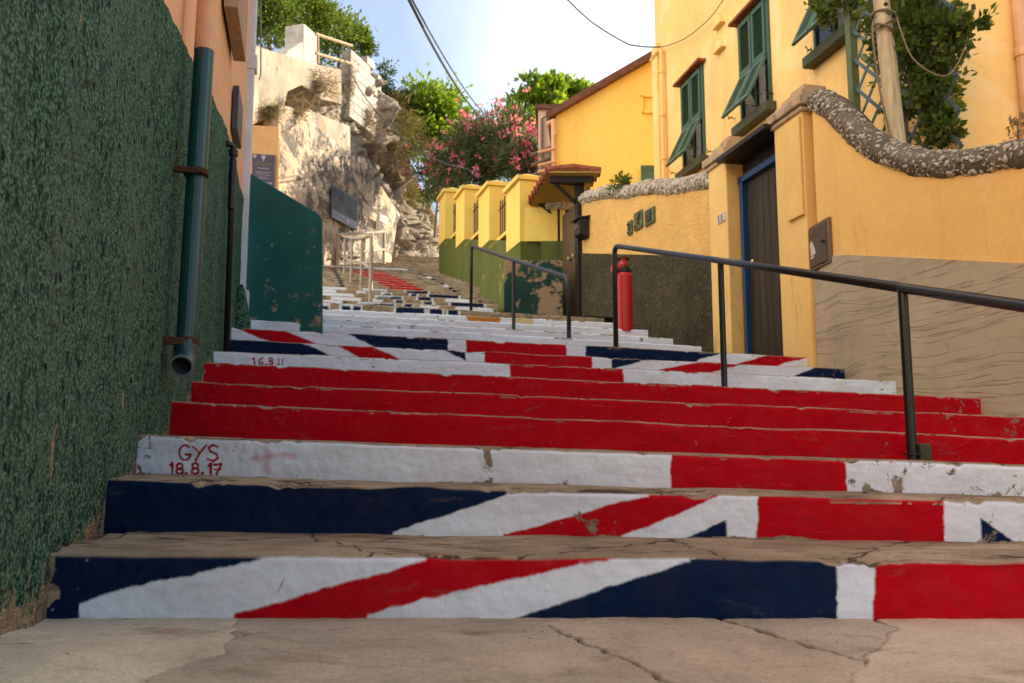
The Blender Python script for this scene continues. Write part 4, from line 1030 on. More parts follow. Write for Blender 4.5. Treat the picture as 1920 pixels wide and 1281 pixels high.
for px, py in ((1268, 325), (1338, 285), (1378, 222), (1450, 175), (1528, 95)):
    p = HF.on(px, py); mb = MB(); mb.tube([p - hn * .02, p + hn * .10, p + hn * .12 + Z * .06 + hd * .02], .008, 5); mb.tube([p + hn * .08 - hd * .06, p + hn * .08 + hd * .06], .007, 5); mb.build('shutter_catch', M['rust'], house)

# ---------------------------------------------------------------- yellow house behind, and the pale house beyond it
yh = thing('house', 'bright yellow gable-end house with brown sloping roof edge behind the small gate', 'house', (2.0, 18.5, 3))
YY = 18.4; g0, g1 = at(1042, 218, YY), at(1232, 108, YY)
mb = MB(); gx = 6.0; gz = g1.z + (g1.z - g0.z) / (g1.x - g0.x) * (gx - g1.x)
mb.prism([Vector((g0.x, YY, 2)), Vector((gx, YY, 2)), Vector((gx, YY, gz)), Vector((g0.x, YY, g0.z))], (.4, 4.0, 0)); mb.build('walls', M['yellow'], yh)
mb = MB(); sl = (Vector((gx, YY, gz)) - g0).normalized(); up_ = Vector((-sl.z, 0, sl.x))
mb.prism([g0 - sl * .18 + Vector((0, -.16, 0)) + up_ * .012, Vector((gx, YY - .16, gz)) + up_ * .012, Vector((gx, YY - .16, gz)) + up_ * .15, g0 - sl * .18 + Vector((0, -.16, 0)) + up_ * .15], (.42, 4.3, 0)); mb.build('roof', M['roof_edge'], yh)
mb = MB(); nc = at(1216, 197, YY)
for (dx, dz, sx, sz) in ((0, .20, .34, .05), (-.15, 0, .04, .40), (0, -.18, .30, .05)): mb.box(nc + Vector((dx, -.03, dz)), (1, 0, 0), (0, 1, 0), Z, sx, .06, sz)
mb.build('blind_niche', M['yellow'], yh)
mb = MB(); nw = at(1224, 352, YY - .05); mb.box(nw, (1, 0, 0), (0, 1, 0), Z, .5, .08, 1.0); mb.prism([nw + Vector((-.25, -.05, .35)), nw + Vector((.25, -.05, .35)), nw + Vector((.2, -.5, -.3)), nw + Vector((-.3, -.5, -.3))], (0, .02, .03)); mb.build('window', M['green_shutter'], yh)
mb = MB(); pp = g0 + Vector((-.06, -.10, 0)); mb.tube([pp + Z * -.12, pp + Z * -3.6], .05, 8); mb.tube([pp + Vector((-.1, .3, -.1)), pp + Z * -.15, pp + Vector((.02, 0, -.5))], .06, 8)
for dz in (-.9, -1.2, -1.35): mb.tube([pp + Vector((-.35, -.05, dz)), pp + Vector((.05, -.05, dz + .1))], .03, 6)
mb.build('gutter_pipes', M['peach_pipe'], yh)
ph = thing('house', 'pale pink house corner with service pipes beyond the yellow house', 'house', (.9, 23, 4))
PY = 22.8; a0 = at(1009, 206, PY); mb = MB(); mb.prism([Vector((a0.x, PY, 3)), Vector((a0.x + 4, PY, 3)), Vector((a0.x + 4, PY, a0.z)), Vector((a0.x, PY, a0.z))], (.3, 4, 0)); mb.build('walls', M['pink_wall'], ph)
mb = MB(); mb.prism([Vector((a0.x - .1, PY - .1, a0.z)), Vector((a0.x + 4, PY - .1, a0.z)), Vector((a0.x + 4, PY - .1, a0.z + .12)), Vector((a0.x - .1, PY - .1, a0.z + .12))], (.3, 4.2, 0)); mb.build('parapet', M['roof_edge'], ph)
mb = MB()
for dx, z0, z1 in ((.10, 5.2, a0.z - .3), (.30, 5.2, a0.z - 1.2)): mb.tube([Vector((a0.x + dx, PY - .08, z0)), Vector((a0.x + dx, PY - .08, z1)), Vector((a0.x + dx + .3, PY - .1, z1 + .2))], .04, 6)
for z in (a0.z - 1.2, a0.z - 1.5, a0.z - 1.8): mb.tube([Vector((a0.x - .2, PY - .1, z - .15)), Vector((a0.x + .4, PY - .1, z + .1))], .05, 6)
mb.build('service_pipes', M['cab_edge'], ph)
# ---------------------------------------------------------------- handrails
def rounded(pts, r=.10, n=6):
    out = [pts[0]]
    for a, b, c in zip(pts[:-2], pts[1:-1], pts[2:]):
        u = (a - b).normalized(); v = (c - b).normalized(); p, q = b + u * r, b + v * r
        for i in range(n + 1):
            t = i / n; out.append(p * (1 - t) ** 2 + b * 2 * t * (1 - t) + q * t * t)
    return out + [pts[-1]]
def handrail(label, posts, r, group, tail=None, bend_last=False):
    """posts: list of (px, py_top, py_bottom, Y, sink); the rail bends down at the first (and last) post"""
    tops = [at(px, yt, Y) for px, yt, yb, Y, sk in posts]; bots = [at(px, yb, Y) - Z * sk for px, yt, yb, Y, sk in posts]
    bots = [Vector((t.x, t.y, b.z)) for t, b in zip(tops, bots)]
    root = thing('handrail', label, 'handrail', bots[0], group)
    path = [bots[0], tops[0]] + tops[1:]
    if tail: path.append(tail)
    if bend_last: path.append(bots[-1])
    mb = MB(); mb.tube(rounded(path, .11), r, 14); mb.build('rail', M['rail'], root, smooth=True)
    for t, b in (list(zip(tops, bots))[1:-1] if bend_last else list(zip(tops, bots))[1:]):
        mb = MB(); mb.tube([b, t - Z * .005], r * .92, 12); mb.lathe(b + Z * .03, [(r * 1.0, 0), (r * 1.5, .002), (r * 1.5, .012), (r, .014)], 14); mb.build('post', M['rail'], root)
    return root, tops, bots
ra, ta, ba = handrail('long black steel handrail on the right, running down out of the frame', [(1152, 461, 648, 8.95, .04), (1351, 489, 724, 6.85, .05), (1692, 540, 858, 4.28, .02)], .027, 'black handrails in the middle of the stairs',
         tail=None)
# the rail runs on down to a last post near the foot of the stairs
dv = (ta[2] - ta[1]).normalized(); tail = ta[2] + dv * 2.1
mb = MB(); mb.tube([ta[2] - dv * .02, tail, tail + dv * .05], .027, 14); tb = Vector((tail.x, tail.y, tread_z(1, tail.x)))
mb.tube([tail, tb], .025, 12); mb.build('lower_rail', M['rail'], ra, smooth=True)
mb = MB(); mb.box(ba[2] + Vector((.055, -.01, .045)), (1, 0, 0), (0, 1, 0), Z, .06, .05, .09); mb.build('stub', M['sill'], ra, .012)
handrail('short black steel handrail bent down at both ends on the white steps', [(884, 461, 583, 13.1, .05), (963, 488, 621, 10.9, .05), (1066, 521, 645, 9.35, .06)], .025, 'black handrails in the middle of the stairs', bend_last=True)

# far pale railing on the upper flight
fr = thing('railing', 'pale rusty two-bar railing with a bent handrail on the upper steps', 'railing', at(697, 560, 14.2))
fp = [(697, 441, 572, 14.3), (679, 447, 548, 16.3), (660, 447, 534, 18.6), (647, 444, 522, 21.0), (636, 441, 512, 23.5)]
tp = [at(a, b, d) for a, b, c, d in fp]; bt = [at(a, c, d) for a, b, c, d in fp]
mb = MB(); mb.tube(tp, .035, 8); mb.build('top_rail', M['rail_grey'], fr, smooth=True)
mb = MB(); mb.tube([at(697, 506, 14.3), at(679, 492, 16.3), at(660, 491, 18.6), at(647, 484, 21), at(636, 478, 23.5)], .03, 8); mb.build('middle_rail', M['rail_grey'], fr, smooth=True)
for i, (t, b) in enumerate(zip(tp, bt)):
    mb = MB(); mb.tube([Vector((t.x, t.y, b.z - .15)), t], .036 if i == 0 else .03, 8); mb.build('post', M['rail_grey'], fr)
f2 = thing('railing', 'pale straight railing crossing in front of the cliff foot', 'railing', at(720, 495, 26))
mb = MB(); mb.tube([at(632, 440, 24.5), at(720, 435, 27)], .045, 8); mb.build('top_rail', M['rail_grey'], f2)
mb = MB(); mb.tube([at(640, 476, 24.7), at(720, 468, 27)], .04, 8); mb.build('middle_rail', M['rail_grey'], f2)
b_ = at(720, 500, 27); mb = MB(); mb.tube([b_ - Z * .2, at(720, 434, 27)], .05, 8); mb.build('post', M['rail_grey'], f2)
b_ = at(634, 508, 24.5); mb = MB(); mb.tube([b_ - Z * .2, at(634, 439, 24.5)], .05, 8); mb.build('post', M['rail_grey'], f2)

# ---------------------------------------------------------------- left: green building
lh = thing('house', 'house on the left with rough green render below smooth peach render', 'house', LW.p(4, 0)); ln = -LW.nl()
YE = LW.on(452, 420).y
gtop = [LW.on(265, -80), LW.on(305, 0), LW.on(330, 48), LW.on(355, 100), LW.on(388, 165), LW.on(424, 238)]
sl_ = (gtop[-1].z - gtop[0].z) / (gtop[-1].y - gtop[0].y)
gz_ = lambda Y: gtop[1].z + sl_ * (Y - gtop[1].y)
YS = -1.0
# the render is lumpy: a displaced sheet with its top edge following the stairs
ny, nz_ = 420, 220; ys = np.linspace(YS, YE - .02, ny); Yg, Tg = np.meshgrid(ys, np.linspace(0, 1, nz_))
zt2 = np.where(Yg < gtop[1].y, gtop[1].z + sl_ * (Yg - gtop[1].y), np.interp(Yg, [p.y for p in gtop[1:]], [p.z for p in gtop[1:]]))
Zg = -.2 + (zt2 + .2 + (fbm(Yg * 6, Yg * 0, 4) - .5) * .03) * Tg
dd = .016 + (fbm(Yg * 2.2, Zg * 2.2, 8) - .5) * .03 + (fbm(Yg * 24, Zg * 12, 9, 3) - .5) * .014
dd = np.where(Tg > .995, -.03, dd)
Xg = LW.X(Yg) + ln.x * dd; V = np.stack([Xg, Yg + ln.y * dd, Zg], -1).reshape(-1, 3)
prf = np.interp(Yg, [-1, 2.4, 3.0, 3.6, 4.5, 5.1, 5.8, 8.5], [.07, .08, .25, .40, .58, .75, .95, 1.55])
np_mesh('green_render', V, grid_faces(nz_, ny), M['green_wall'], lh, {'wear': ('FLOAT', np.exp(-np.clip(Zg - prf, 0, 9) / .09).ravel())})
ZL = 6.2
mb = MB(); mb.prism([LW.p(YS, -.3), LW.p(YE, -.3), LW.p(YE, -.3) - ln * 6, LW.p(YS, -.3) - ln * 6], Z * (ZL + .3)); mb.build('walls', M['peach'], lh)
mb = MB(); mb.prism([LW.p(YS, ZL) + ln * .35, LW.p(YE + .2, ZL) + ln * .35, LW.p(YE + .2, ZL) - ln * 6, LW.p(YS, ZL) - ln * 6], Z * .2); mb.build('eaves', M['roof_edge'], lh)
# white corner post
cw = LW.p(YE + .03, 0); zc0 = at(440, 600, YE).z; mb = MB()
mb.box(Vector((cw.x, cw.y, (zc0 + ZL) / 2 - .2)) + ln * .0, LW.d(), ln, Z, .14, .14, ZL - zc0 + .3)
zb1 = at(460, 118, YE).z; mb.box(Vector((cw.x, cw.y, zb1)) + ln * .01, LW.d(), ln, Z, .17, .17, .16)
zb1 = at(445, 545, YE).z; mb.box(Vector((cw.x, cw.y, (zb1 + zc0) / 2 - .1)) + ln * .012, LW.d(), ln, Z, .19, .19, zb1 - zc0 + .2)
mb.build('corner_post', M['white_post'], lh, .008)
# hinged board and grey service panel on the wall
mb = MB(); a, b = LW.on(409, 120), LW.on(432, 132); a.z = b.z = LW.on(436, 132).z
mb.prism([a + ln * .02, b + ln * .02, b + ln * .12, a + ln * .12], Z * 2.0); mb.build('window_board', M['grey_wood'], lh, .006)
mb = MB(); a, b = LW.on(431, 250), LW.on(441, 250); z0, z1 = LW.on(436, 262).z, LW.on(436, 165).z
mb.prism([Vector((a.x, a.y, z0)) + ln * .01, Vector((b.x, b.y, z0)) + ln * .01, Vector((b.x, b.y, z1)) + ln * .01, Vector((a.x, a.y, z1)) + ln * .01], ln * .05); mb.build('service_panel', M['panel_dark'], lh, .005)

# downpipe
dpY = 4.55; L2 = LW.shift(-.12)
pt = L2.on(383, 98); top = Vector((pt.x, pt.y, pt.z)); pbot = L2.on(350, 640)
axis = (top - pbot).normalized()
dpp = thing('downpipe', 'thick teal downpipe with rusty brackets and open outlet on the green wall', 'drainpipe', pbot)
R0 = .050
mb = MB(); mb.tube([pbot, pbot + (top - pbot) * .5, top], R0, 20); mb.build('teal_pipe', M['teal_pipe'], dpp, smooth=False)
mb = MB(); mb.tube([top + axis * .002, top + axis * 2.6], R0 * 1.03, 20); mb.build('peach_pipe', M['peach_pipe'], dpp)
def clip_(zpx, h):
    c = L2.on(*zpx); mb = MB(); mb.lathe(c - axis * h / 2, [(R0, 0), (R0 + .010, .001), (R0 + .010, h), (R0, h + .001)], 20, axis)
    mb.box(c - ln * .05 + LW.d() * -.045, ln, LW.d(), Z, .12, .03, h); mb.build('bracket', M['rust'], dpp)
clip_((368, 325), .028); clip_((350, 642), .035)
mb = MB(); out = Vector((.16, -1, -.30)).normalized(); e0 = pbot - axis * .085; e1 = e0 + out * .085 - Z * .02
mb.tube([pbot, pbot - axis * .06], R0 + .008, 20); mb.build('collar', M['teal_pipe'], dpp)
mb = MB(); Ro, Ri = R0 + .004, R0 - .007
path = rounded([pbot - axis * .03, e0, e1], .06, 6); segn = 22
mb.tube(path, Ro, segn, cap=False); mb.build('outlet', M['teal_pipe'], dpp, smooth=True)
mb = MB(); mb.tube(path, Ri, segn, cap=False); mb.build('outlet_lining', M['pvc_in'], dpp, smooth=True)
tdir = (path[-1] - path[-2]).normalized(); u = tdir.orthogonal().normalized(); w_ = tdir.cross(u); mb = MB(); vs = []
for r_, o_ in ((Ro + .001, -.006), (Ro + .001, .002), (Ri + .002, .002), (Ri + .002, -.006)):
    for k in range(segn): vs.append(path[-1] + tdir * o_ + (u * math.cos(2 * math.pi * k / segn) + w_ * math.sin(2 * math.pi * k / segn)) * r_)
fs = [(i * segn + k, i * segn + (k + 1) % segn, (i + 1) * segn + (k + 1) % segn, (i + 1) * segn + k) for i in range(3) for k in range(segn)]
mb.add(vs, fs); mb.build('outlet_rim', flat('worn_pipe_rim', (.15, .19, .20), .5), dpp)

# thin black pipe
L3 = LW.shift(-.07); t0 = L3.on(438, 280); b0 = L3.on(424, 662); tp_ = thing('conduit', 'thin black pipe with elbow at its top in front of the white corner post', 'pipe', b0)
mb = MB(); mb.tube(rounded([t0 - ln * .06 + Z * .03 - LW.d() * .05, t0 + Z * .03, Vector((b0.x, b0.y, b0.z - .1))], .03), .024, 12); mb.build('tube', M['black_pipe'], tp_, smooth=True)
mb = MB(); mb.lathe(t0 - Z * .06, [(.026, 0), (.036, .003), (.036, .05), (.026, .053)], 14); mb.lathe(t0 - Z * .5, [(.024, 0), (.03, .003), (.03, .4), (.024, .42)], 12); mb.build('coupling', M['black_pipe'], tp_)

# teal panel wall standing across the steps
tw = thing('side_wall', 'teal painted wall end with sloping top and flaking patches beside the white post', 'wall', at(530, 608, 8.75))
TY = max(8.72, YE + .12); P = [at(456, 316, TY), at(598, 401, TY), at(605, 412, TY), at(605.5, 640, TY), at(445, 640, TY)]
mb = MB(); mb.prism(P, (-.30, 1.1, 0)); mb.build('wall_slab', M['teal'], tw, .014, seg=3)

# small tapered skirting beside the conduit
sk_ = thing('wall_fillet', 'green tapered mortar fillet at the foot of the white corner post', 'mortar fillet', at(448, 608, 8.3))
mb = MB(); mb.lathe(at(450, 612, 8.35), [(.11, -.1), (.10, .06), (.07, .2), (.035, .36), (.012, .42)], 14); mb.build('fillet', M['green_wall'], sk_)

# ---------------------------------------------------------------- cliff and its old walls
CL = Line(-2.98, 34.0, .32); cn = Vector((1, -.32, 0)).normalized()
crest = [(400, 60), (470, 84), (560, 110), (600, 122), (655, 132), (712, 140), (717, 200), (740, 225), (762, 262), (775, 295), (790, 330), (803, 365), (815, 400), (826, 440), (850, 470)]
CLs = Line(CL.x0 - cn.x * 1.6, CL.y0 - cn.y * 1.6, .32)
pxs = np.arange(404, 846, 1.6); nr = 170
cols = []
for px in pxs:
    py = np.interp(px, [c[0] for c in crest], [c[1] for c in crest])
    b = CL.on(px, 500); c = CLs.on(px, py); zb = min(b.z, 8.2) - 1.5; cols.append(((b.x, b.y, zb), (c.x, c.y, max(c.z, zb + 1.7))))
Bc = np.array([c[0] for c in cols]); Cc = np.array([c[1] for c in cols]); T = np.linspace(0, 1, nr)[:, None, None]
prof = T ** 1.3
P = Bc[None] * (1 - prof) + Cc[None] * prof; P[..., 2] = Bc[None, :, 2] * (1 - T[..., 0]) + Cc[None, :, 2] * T[..., 0]
S_ = np.repeat(np.r_[0, np.cumsum(np.linalg.norm(np.diff(Bc, axis=0), axis=1))][None], nr, 0); Zc = P[..., 2]
rough = np.clip((S_ - 4.5) / 4, .35, 1.0)
strat = fbm(S_ * 2.2 + Zc * .3, Zc * .8 - S_ * .3, 53, 3); vor = np.abs(fbm(S_ * 1.3, Zc * .9, 55, 3) - .5)
dsp = (np.floor(strat * 9) / 9 * .6 + strat * .4 - .5) * 1.0 * rough - np.exp(-(vor / .025) ** 2) * .7 * rough + (fbm(S_ * .45, Zc * .40, 41, 3) - .5) * 2.6 * rough + (fbm(S_ * 1.8, Zc * 1.1, 43, 5) - .5) * 1.5 * rough + (np.abs(fbm(S_ * 3.5, Zc * 2.0, 45, 4) - .5)) * -1.1 * rough
fade = np.clip((1 - T[..., 0]) / .06, 0, 1) * .8 + .2
P[..., 0] += cn.x * dsp * fade; P[..., 1] += cn.y * dsp * fade; P[..., 2] += (fbm(S_ * 2.5, Zc * .0, 47, 4) - .5) * .7 * T[..., 0] * rough
nx = len(pxs)
# carry the crest back into the hill
back = []
for k in (0.6, 1.5, 3, 6, 12, 25): back.append(P[-1] + np.array([-cn.x * k, -cn.y * k, .12 * k]) + np.stack([0 * S_[0], 0 * S_[0], (fbm(S_[0] * 1.2, S_[0] * 0 + k, 49) - .5) * .5], -1))
P = np.concatenate([P, np.array(back)], 0)
o = np_mesh('cliff', P.reshape(-1, 3), grid_faces(P.shape[0], nx), M['rock']); tag(o, kind='structure')

# lower retaining wall with the information panel
L4 = CL.shift(0); L4 = Line(CL.x0 + cn.x * .55, CL.y0 + cn.y * .55, .32)
rw_ = thing('retaining_wall', 'old stained plaster retaining wall with ragged sloping top below the cliff', 'wall', L4.on(610, 495))
def slab(parent, name, pxpts, L, th, mat, sub=.10, amp=.05, seed=1):
    """a plastered slab with an uneven face, cut along a polygon measured on its plane"""
    pts = [L.on(*p) for p in pxpts]; n = Vector((1, -L.m, 0)).normalized() if L.m > 0 else L.nl()
    mb = MB(); mb.prism(pts, -n * th); o = mb.build(name, mat, parent, .03, seg=2); return o
slab(rw_, 'stained_face', [(520, 520), (522, 196), (545, 200), (570, 212), (600, 242), (655, 286), (692, 300), (694, 334), (712, 345), (752, 404), (745, 420), (730, 520)], L4, .8, M['old_plaster'])
L5 = Line(CL.x0 + cn.x * .15, CL.y0 + cn.y * .15, .32)
uw = thing('retaining_wall', 'pale upper retaining wall of smooth render above the stained wall', 'wall', L5.on(600, 250))
slab(uw, 'pale_face', [(470, 235), (470, 84), (520, 98), (566, 112), (600, 122), (641, 130), (641, 196), (602, 186), (566, 160), (540, 172), (530, 215)], L5, 1.2, M['pale_plaster'])
L5b = Line(CL.x0 + cn.x * .42, CL.y0 + cn.y * .42, .32)
slab(uw, 'ledge_wall', [(556, 262), (560, 206), (600, 214), (657, 237), (658, 318), (600, 300)], L5b, 1.0, M['pale_plaster'])
# orange pier with the purple notice
pY = 21.2; pr = thing('pier', 'orange rendered pier carrying the purple notice beside the cliff', 'pier', at(497, 420, pY))
mb = MB(); mb.prism([at(440, 560, pY), at(523, 560, pY), at(523, 238, pY), at(440, 232, pY)], (-.3, 1.1, 0)); mb.build('pier_body', plaster('ochre_pier_render', (.62, .34, .14), .15, 1.2, 20, .3, .01, [((.30, .17, .08), 2, .55, .7, .6)]), pr, .02)
sg_ = thing('notice_board', 'purple notice with pale heading and lines of small text on the orange pier', 'sign', at(495, 318, pY))
mb = MB(); s0, s1, s2, s3 = at(472, 346, pY - .05), at(514, 349, pY - .05), at(516, 291, pY - .05), at(473, 288, pY - .05); mb.prism([s0, s1, s2, s3], (0, .04, 0)); mb.build('board', M['purple'], sg_, .004)
SP = lambda u, v: (s0 * (1 - u) + s1 * u) * (1 - v) + (s3 * (1 - u) + s2 * u) * v + Vector((0, -.006, 0))
mb = MB(); mb2 = MB()
def txt(m, u0, u1, v, h): m.prism([SP(u0, v), SP(u1, v), SP(u1, v + h), SP(u0, v + h)], (0, .004, 0))
for v, u0, u1 in ((.70, .12, .88), (.64, .08, .92)): 
    x = u0
    rg = random.Random(int(v * 100))
    while x < u1: w = rg.uniform(.03, .09); txt(mb2, x, min(x + w, u1), v, .028); x += w + .02
for v, u0, u1 in ((.545, .22, .78), (.52, .3, .7), (.42, .12, .9), (.38, .2, .8), (.32, .15, .86), (.25, .3, .7), (.20, .2, .8)):
    x = u0; rg = random.Random(int(v * 1000))
    while x < u1: w = rg.uniform(.02, .07); txt(mb, x, min(x + w, u1), v, .016); x += w + .015
txt(mb, .12, .2, .06, .06); txt(mb, .62, .72, .05, .05); txt(mb, .78, .9, .05, .05)
mb.lathe(SP(.12, .92), [(.045, 0), (.045, .006)], 12, (0, -1, 0)); mb.lathe(SP(.5, .90), [(.055, 0), (.055, .006)], 12, (0, -1, 0)); txt(mb, .47, .53, .78, .1)
mb.build('pale_text', M['sign_text'], sg_); mb2.build('olive_text', M['sign_green'], sg_)
# slate information panel
L6 = Line(L4.x0 + cn.x * .06, L4.y0 + cn.y * .06, .32)
ip = thing('information_panel', 'dark slate information panel with a grey map fixed to the stained wall', 'sign', L6.on(644, 390))
mb = MB(); c4 = [L6.on(619, 408), L6.on(668, 434), L6.on(669, 374), L6.on(620, 346)]; a_ = c4[0].copy(); z0, z1 = c4[0].z, c4[3].z
bb = c4[1]; qs = [Vector((a_.x, a_.y, z0)), Vector((bb.x, bb.y, z0)), Vector((bb.x, bb.y, z1)), Vector((a_.x, a_.y, z1))]
mb.prism(qs, cn * .05); mb.build('panel', M['panel_dark'], ip, .01)
IP = lambda u, v, o=.054: (qs[0] * (1 - u) + qs[1] * u) * (1 - v) + (qs[3] * (1 - u) + qs[2] * u) * v + cn * o
mb = MB(); mb.prism([IP(.05, .28), IP(.95, .28), IP(.95, .95), IP(.05, .95)], cn * .006); mb.build('map', M['map'], ip)
mb = MB()
for u in (.08, .18, .28, .38): mb.prism([IP(u, .15), IP(u + .05, .15), IP(u + .05, .2), IP(u, .2)], cn * .004)
mb.prism([IP(.55, .06), IP(.66, .06), IP(.66, .2), IP(.55, .2)], cn * .004); mb.prism([IP(.9, .02), IP(.97, .02), IP(.97, .1), IP(.9, .1)], cn * .004)
for v in (.21, .16, .11, .07): mb.prism([IP(.69, v), IP(.88, v), IP(.88, v + .015), IP(.69, v + .015)], cn * .003)
mb.build('captions', M['sign_text'], ip)
wsn = thing('small_sign', 'small white sign with three dark lines on the rock right of the slate panel', 'sign', L6.on(707, 411))
c4 = [L6.on(699, 416), L6.on(714, 420)]; zz0, zz1 = L6.on(706, 419).z, L6.on(706, 405).z
qw = [Vector((c4[0].x, c4[0].y, zz0)) + cn * .25, Vector((c4[1].x, c4[1].y, zz0)) + cn * .25, Vector((c4[1].x, c4[1].y, zz1)) + cn * .25, Vector((c4[0].x, c4[0].y, zz1)) + cn * .25]
mb = MB(); mb.prism(qw, cn * -.06); mb.build('plate', M['white_plate'], wsn)
mb = MB()
for v in (.25, .5, .75):
    q = lambda u, v: (qw[0] * (1 - u) + qw[1] * u) * (1 - v) + (qw[3] * (1 - u) + qw[2] * u) * v + cn * .004
    mb.prism([q(.12, v - .05), q(.88, v - .05), q(.88, v + .03), q(.12, v + .03)], cn * .004)
mb.build('lines', M['map'], wsn)
# gate pier, rail and blockwork along the top
L7 = Line(CLs.x0 + cn.x * .5, CLs.y0 + cn.y * .5, .32)
st = thing('stone_pier', 'whitewashed square pier on top of the cliff wall', 'pier', L7.on(582, 118)); n7 = cn
mb = MB(); a = L7.on(567, 124); b = L7.on(594, 130); zt7 = L7.on(580, 52).z
mb.prism([Vector((a.x, a.y, a.z - .4)), Vector((b.x, b.y, a.z - .4)), Vector((b.x, b.y, zt7)), Vector((a.x, a.y, zt7))], -n7 * .7)
mb.build('shaft', M['block'], st, .05)
mb = MB(); a = L7.on(522, 104); mb.prism([Vector((a.x, a.y, a.z - .4)), L7.on(568, 118), L7.on(568, 78), L7.on(540, 95)], -n7 * .5); mb.build('side_wall', M['block'], st, .03)
tr = thing('railing', 'weathered two-bar timber railing between pier and blockwork on the cliff', 'railing', L7.on(625, 118))
for ya, yb in ((64, 86), (100, 120)):
    mb = MB(); mb.tube([L7.on(592, ya), L7.on(660, yb)], .055, 6); mb.build('bar', M['grey_wood'], tr)
mb = MB(); mb.tube([L7.on(596, 62), L7.on(597, 120)], .05, 6); mb.build('post', M['grey_wood'], tr)
bw = thing('block_wall', 'broken grey blockwork with missing blocks at the cliff edge', 'wall', L7.on(685, 150))
mb = MB(); BWp = [L7.on(656, 200), L7.on(714, 215)]; e7 = (BWp[1] - BWp[0]); e7.z = 0; w7 = e7.length; e7.normalize(); zb7 = L7.on(684, 240).z; zt7 = L7.on(684, 100).z; nrow = 9; hr = (zt7 - zb7) / nrow
rg = random.Random(4)
for r in range(nrow):
    nb7 = 4; sh = .5 * (r % 2)
    for q in range(-1, nb7 + 1):
        u0 = (q + sh) / nb7; u1 = u0 + 1 / nb7; u0, u1 = max(u0, 0), min(u1, 1)
        if u1 - u0 < .03: continue
        if (r, q) in ((7, 2), (8, 0), (8, 1), (8, -1), (5, 3), (4, 3), (8, 3)) : continue
        c = Vector((BWp[0].x, BWp[0].y, zb7 + hr * (r + .5))) + e7 * (w7 * (u0 + u1) / 2) - n7 * .2
        mb.box(c, e7, n7, Z, w7 * (u1 - u0) - .012, .4 + rg.uniform(-.02, .02), hr - .012)
mb.box(Vector((BWp[0].x, BWp[0].y, (zb7 + L7.on(684, 160).z) / 2)) + e7 * (w7 / 2) - n7 * .25, e7, n7, Z, w7 - .05, .3, L7.on(684, 160).z - zb7)
mb.build('blocks', M['block'], bw, .015)

# ---------------------------------------------------------------- cables
def cable(name, label, pts, r, sag=0, n=14, mat='cable', group='overhead cables'):
    P_ = []
    for a, b in zip(pts[:-1], pts[1:]):
        for i in range(n): t = i / n; P_.append(a * (1 - t) + b * t - Z * (sag * 4 * t * (1 - t)))
    P_.append(pts[-1]); mb = MB(); mb.tube(P_, r, 6); o = mb.build(name, M[mat]); tag(o, label, 'cable', group); return o
cable('overhead_cable', 'thicker of the two slanting cables crossing the sky to the oleander', [at(752, -30, 12), at(915, 228, 27)], .026, .35)
cable('overhead_cable', 'thinner slanting cable just right of the thick one in the sky', [at(757, -30, 12), at(918, 222, 27)], .016, .25)
cable('overhead_cable', 'thin wire sagging across to the top of the tall yellow house', [at(1045, -20, 14), at(1110, 42, 14.6), at(1180, 84, 15), at(1240, 88, 15.6)], .013, .02)
cable('house_wire', 'thin wire curving over the facade of the tall yellow house', [HF.shift(.1).on(1240, 88), HF.shift(.1).on(1285, 72), HF.shift(.1).on(1330, 35), HF.shift(.1).on(1362, -10)], .008, .02)
cable('cliff_wire', 'pale wire strung from the blockwork down over the cliff face', [L7.on(640, 100), at(690, 190, 27.5), at(780, 280, 28), at(880, 318, 24), at(905, 330, 22)], .018, .1)
cable('hanging_wire', 'loose wire hanging over the pale upper wall near the white post', [at(489, -10, 19.5), at(489, 140, 20.5), at(486, 150, 20.5)], .02, 0, 3)
# ---------------------------------------------------------------- vegetation
def leaf_mesh(name, C, Nn, size, mat, parent, tint, aspect=.5, seed=1, droop=.0):
    """C (n,3) leaf bases, Nn (n,3) growth directions: folded pointed leaves"""
    rg = np.random.default_rng(seed); n = len(C)
    d = Nn + rg.normal(0, .55, (n, 3)); d[:, 2] -= droop; d /= np.linalg.norm(d, axis=1)[:, None]
    r = rg.normal(0, 1, (n, 3)); s = np.cross(d, r); s /= np.linalg.norm(s, axis=1)[:, None]; nn = np.cross(s, d)
    L = size * rg.uniform(.6, 1.3, n)[:, None]; Wd = L * aspect
    v0 = C; v1 = C + d * L * .45 + s * Wd * .5 + nn * L * .08; v2 = C + d * L; v3 = C + d * L * .45 - s * Wd * .5 + nn * L * .08
    V = np.stack([v0, v1, v2, v3], 1).reshape(-1, 3); Fq = np.arange(n * 4).reshape(n, 4)
    return np_mesh(name, V, Fq, mat, parent, {'tint': ('FLOAT', np.repeat(np.clip(tint, 0, 1), 4))}, smooth=False)
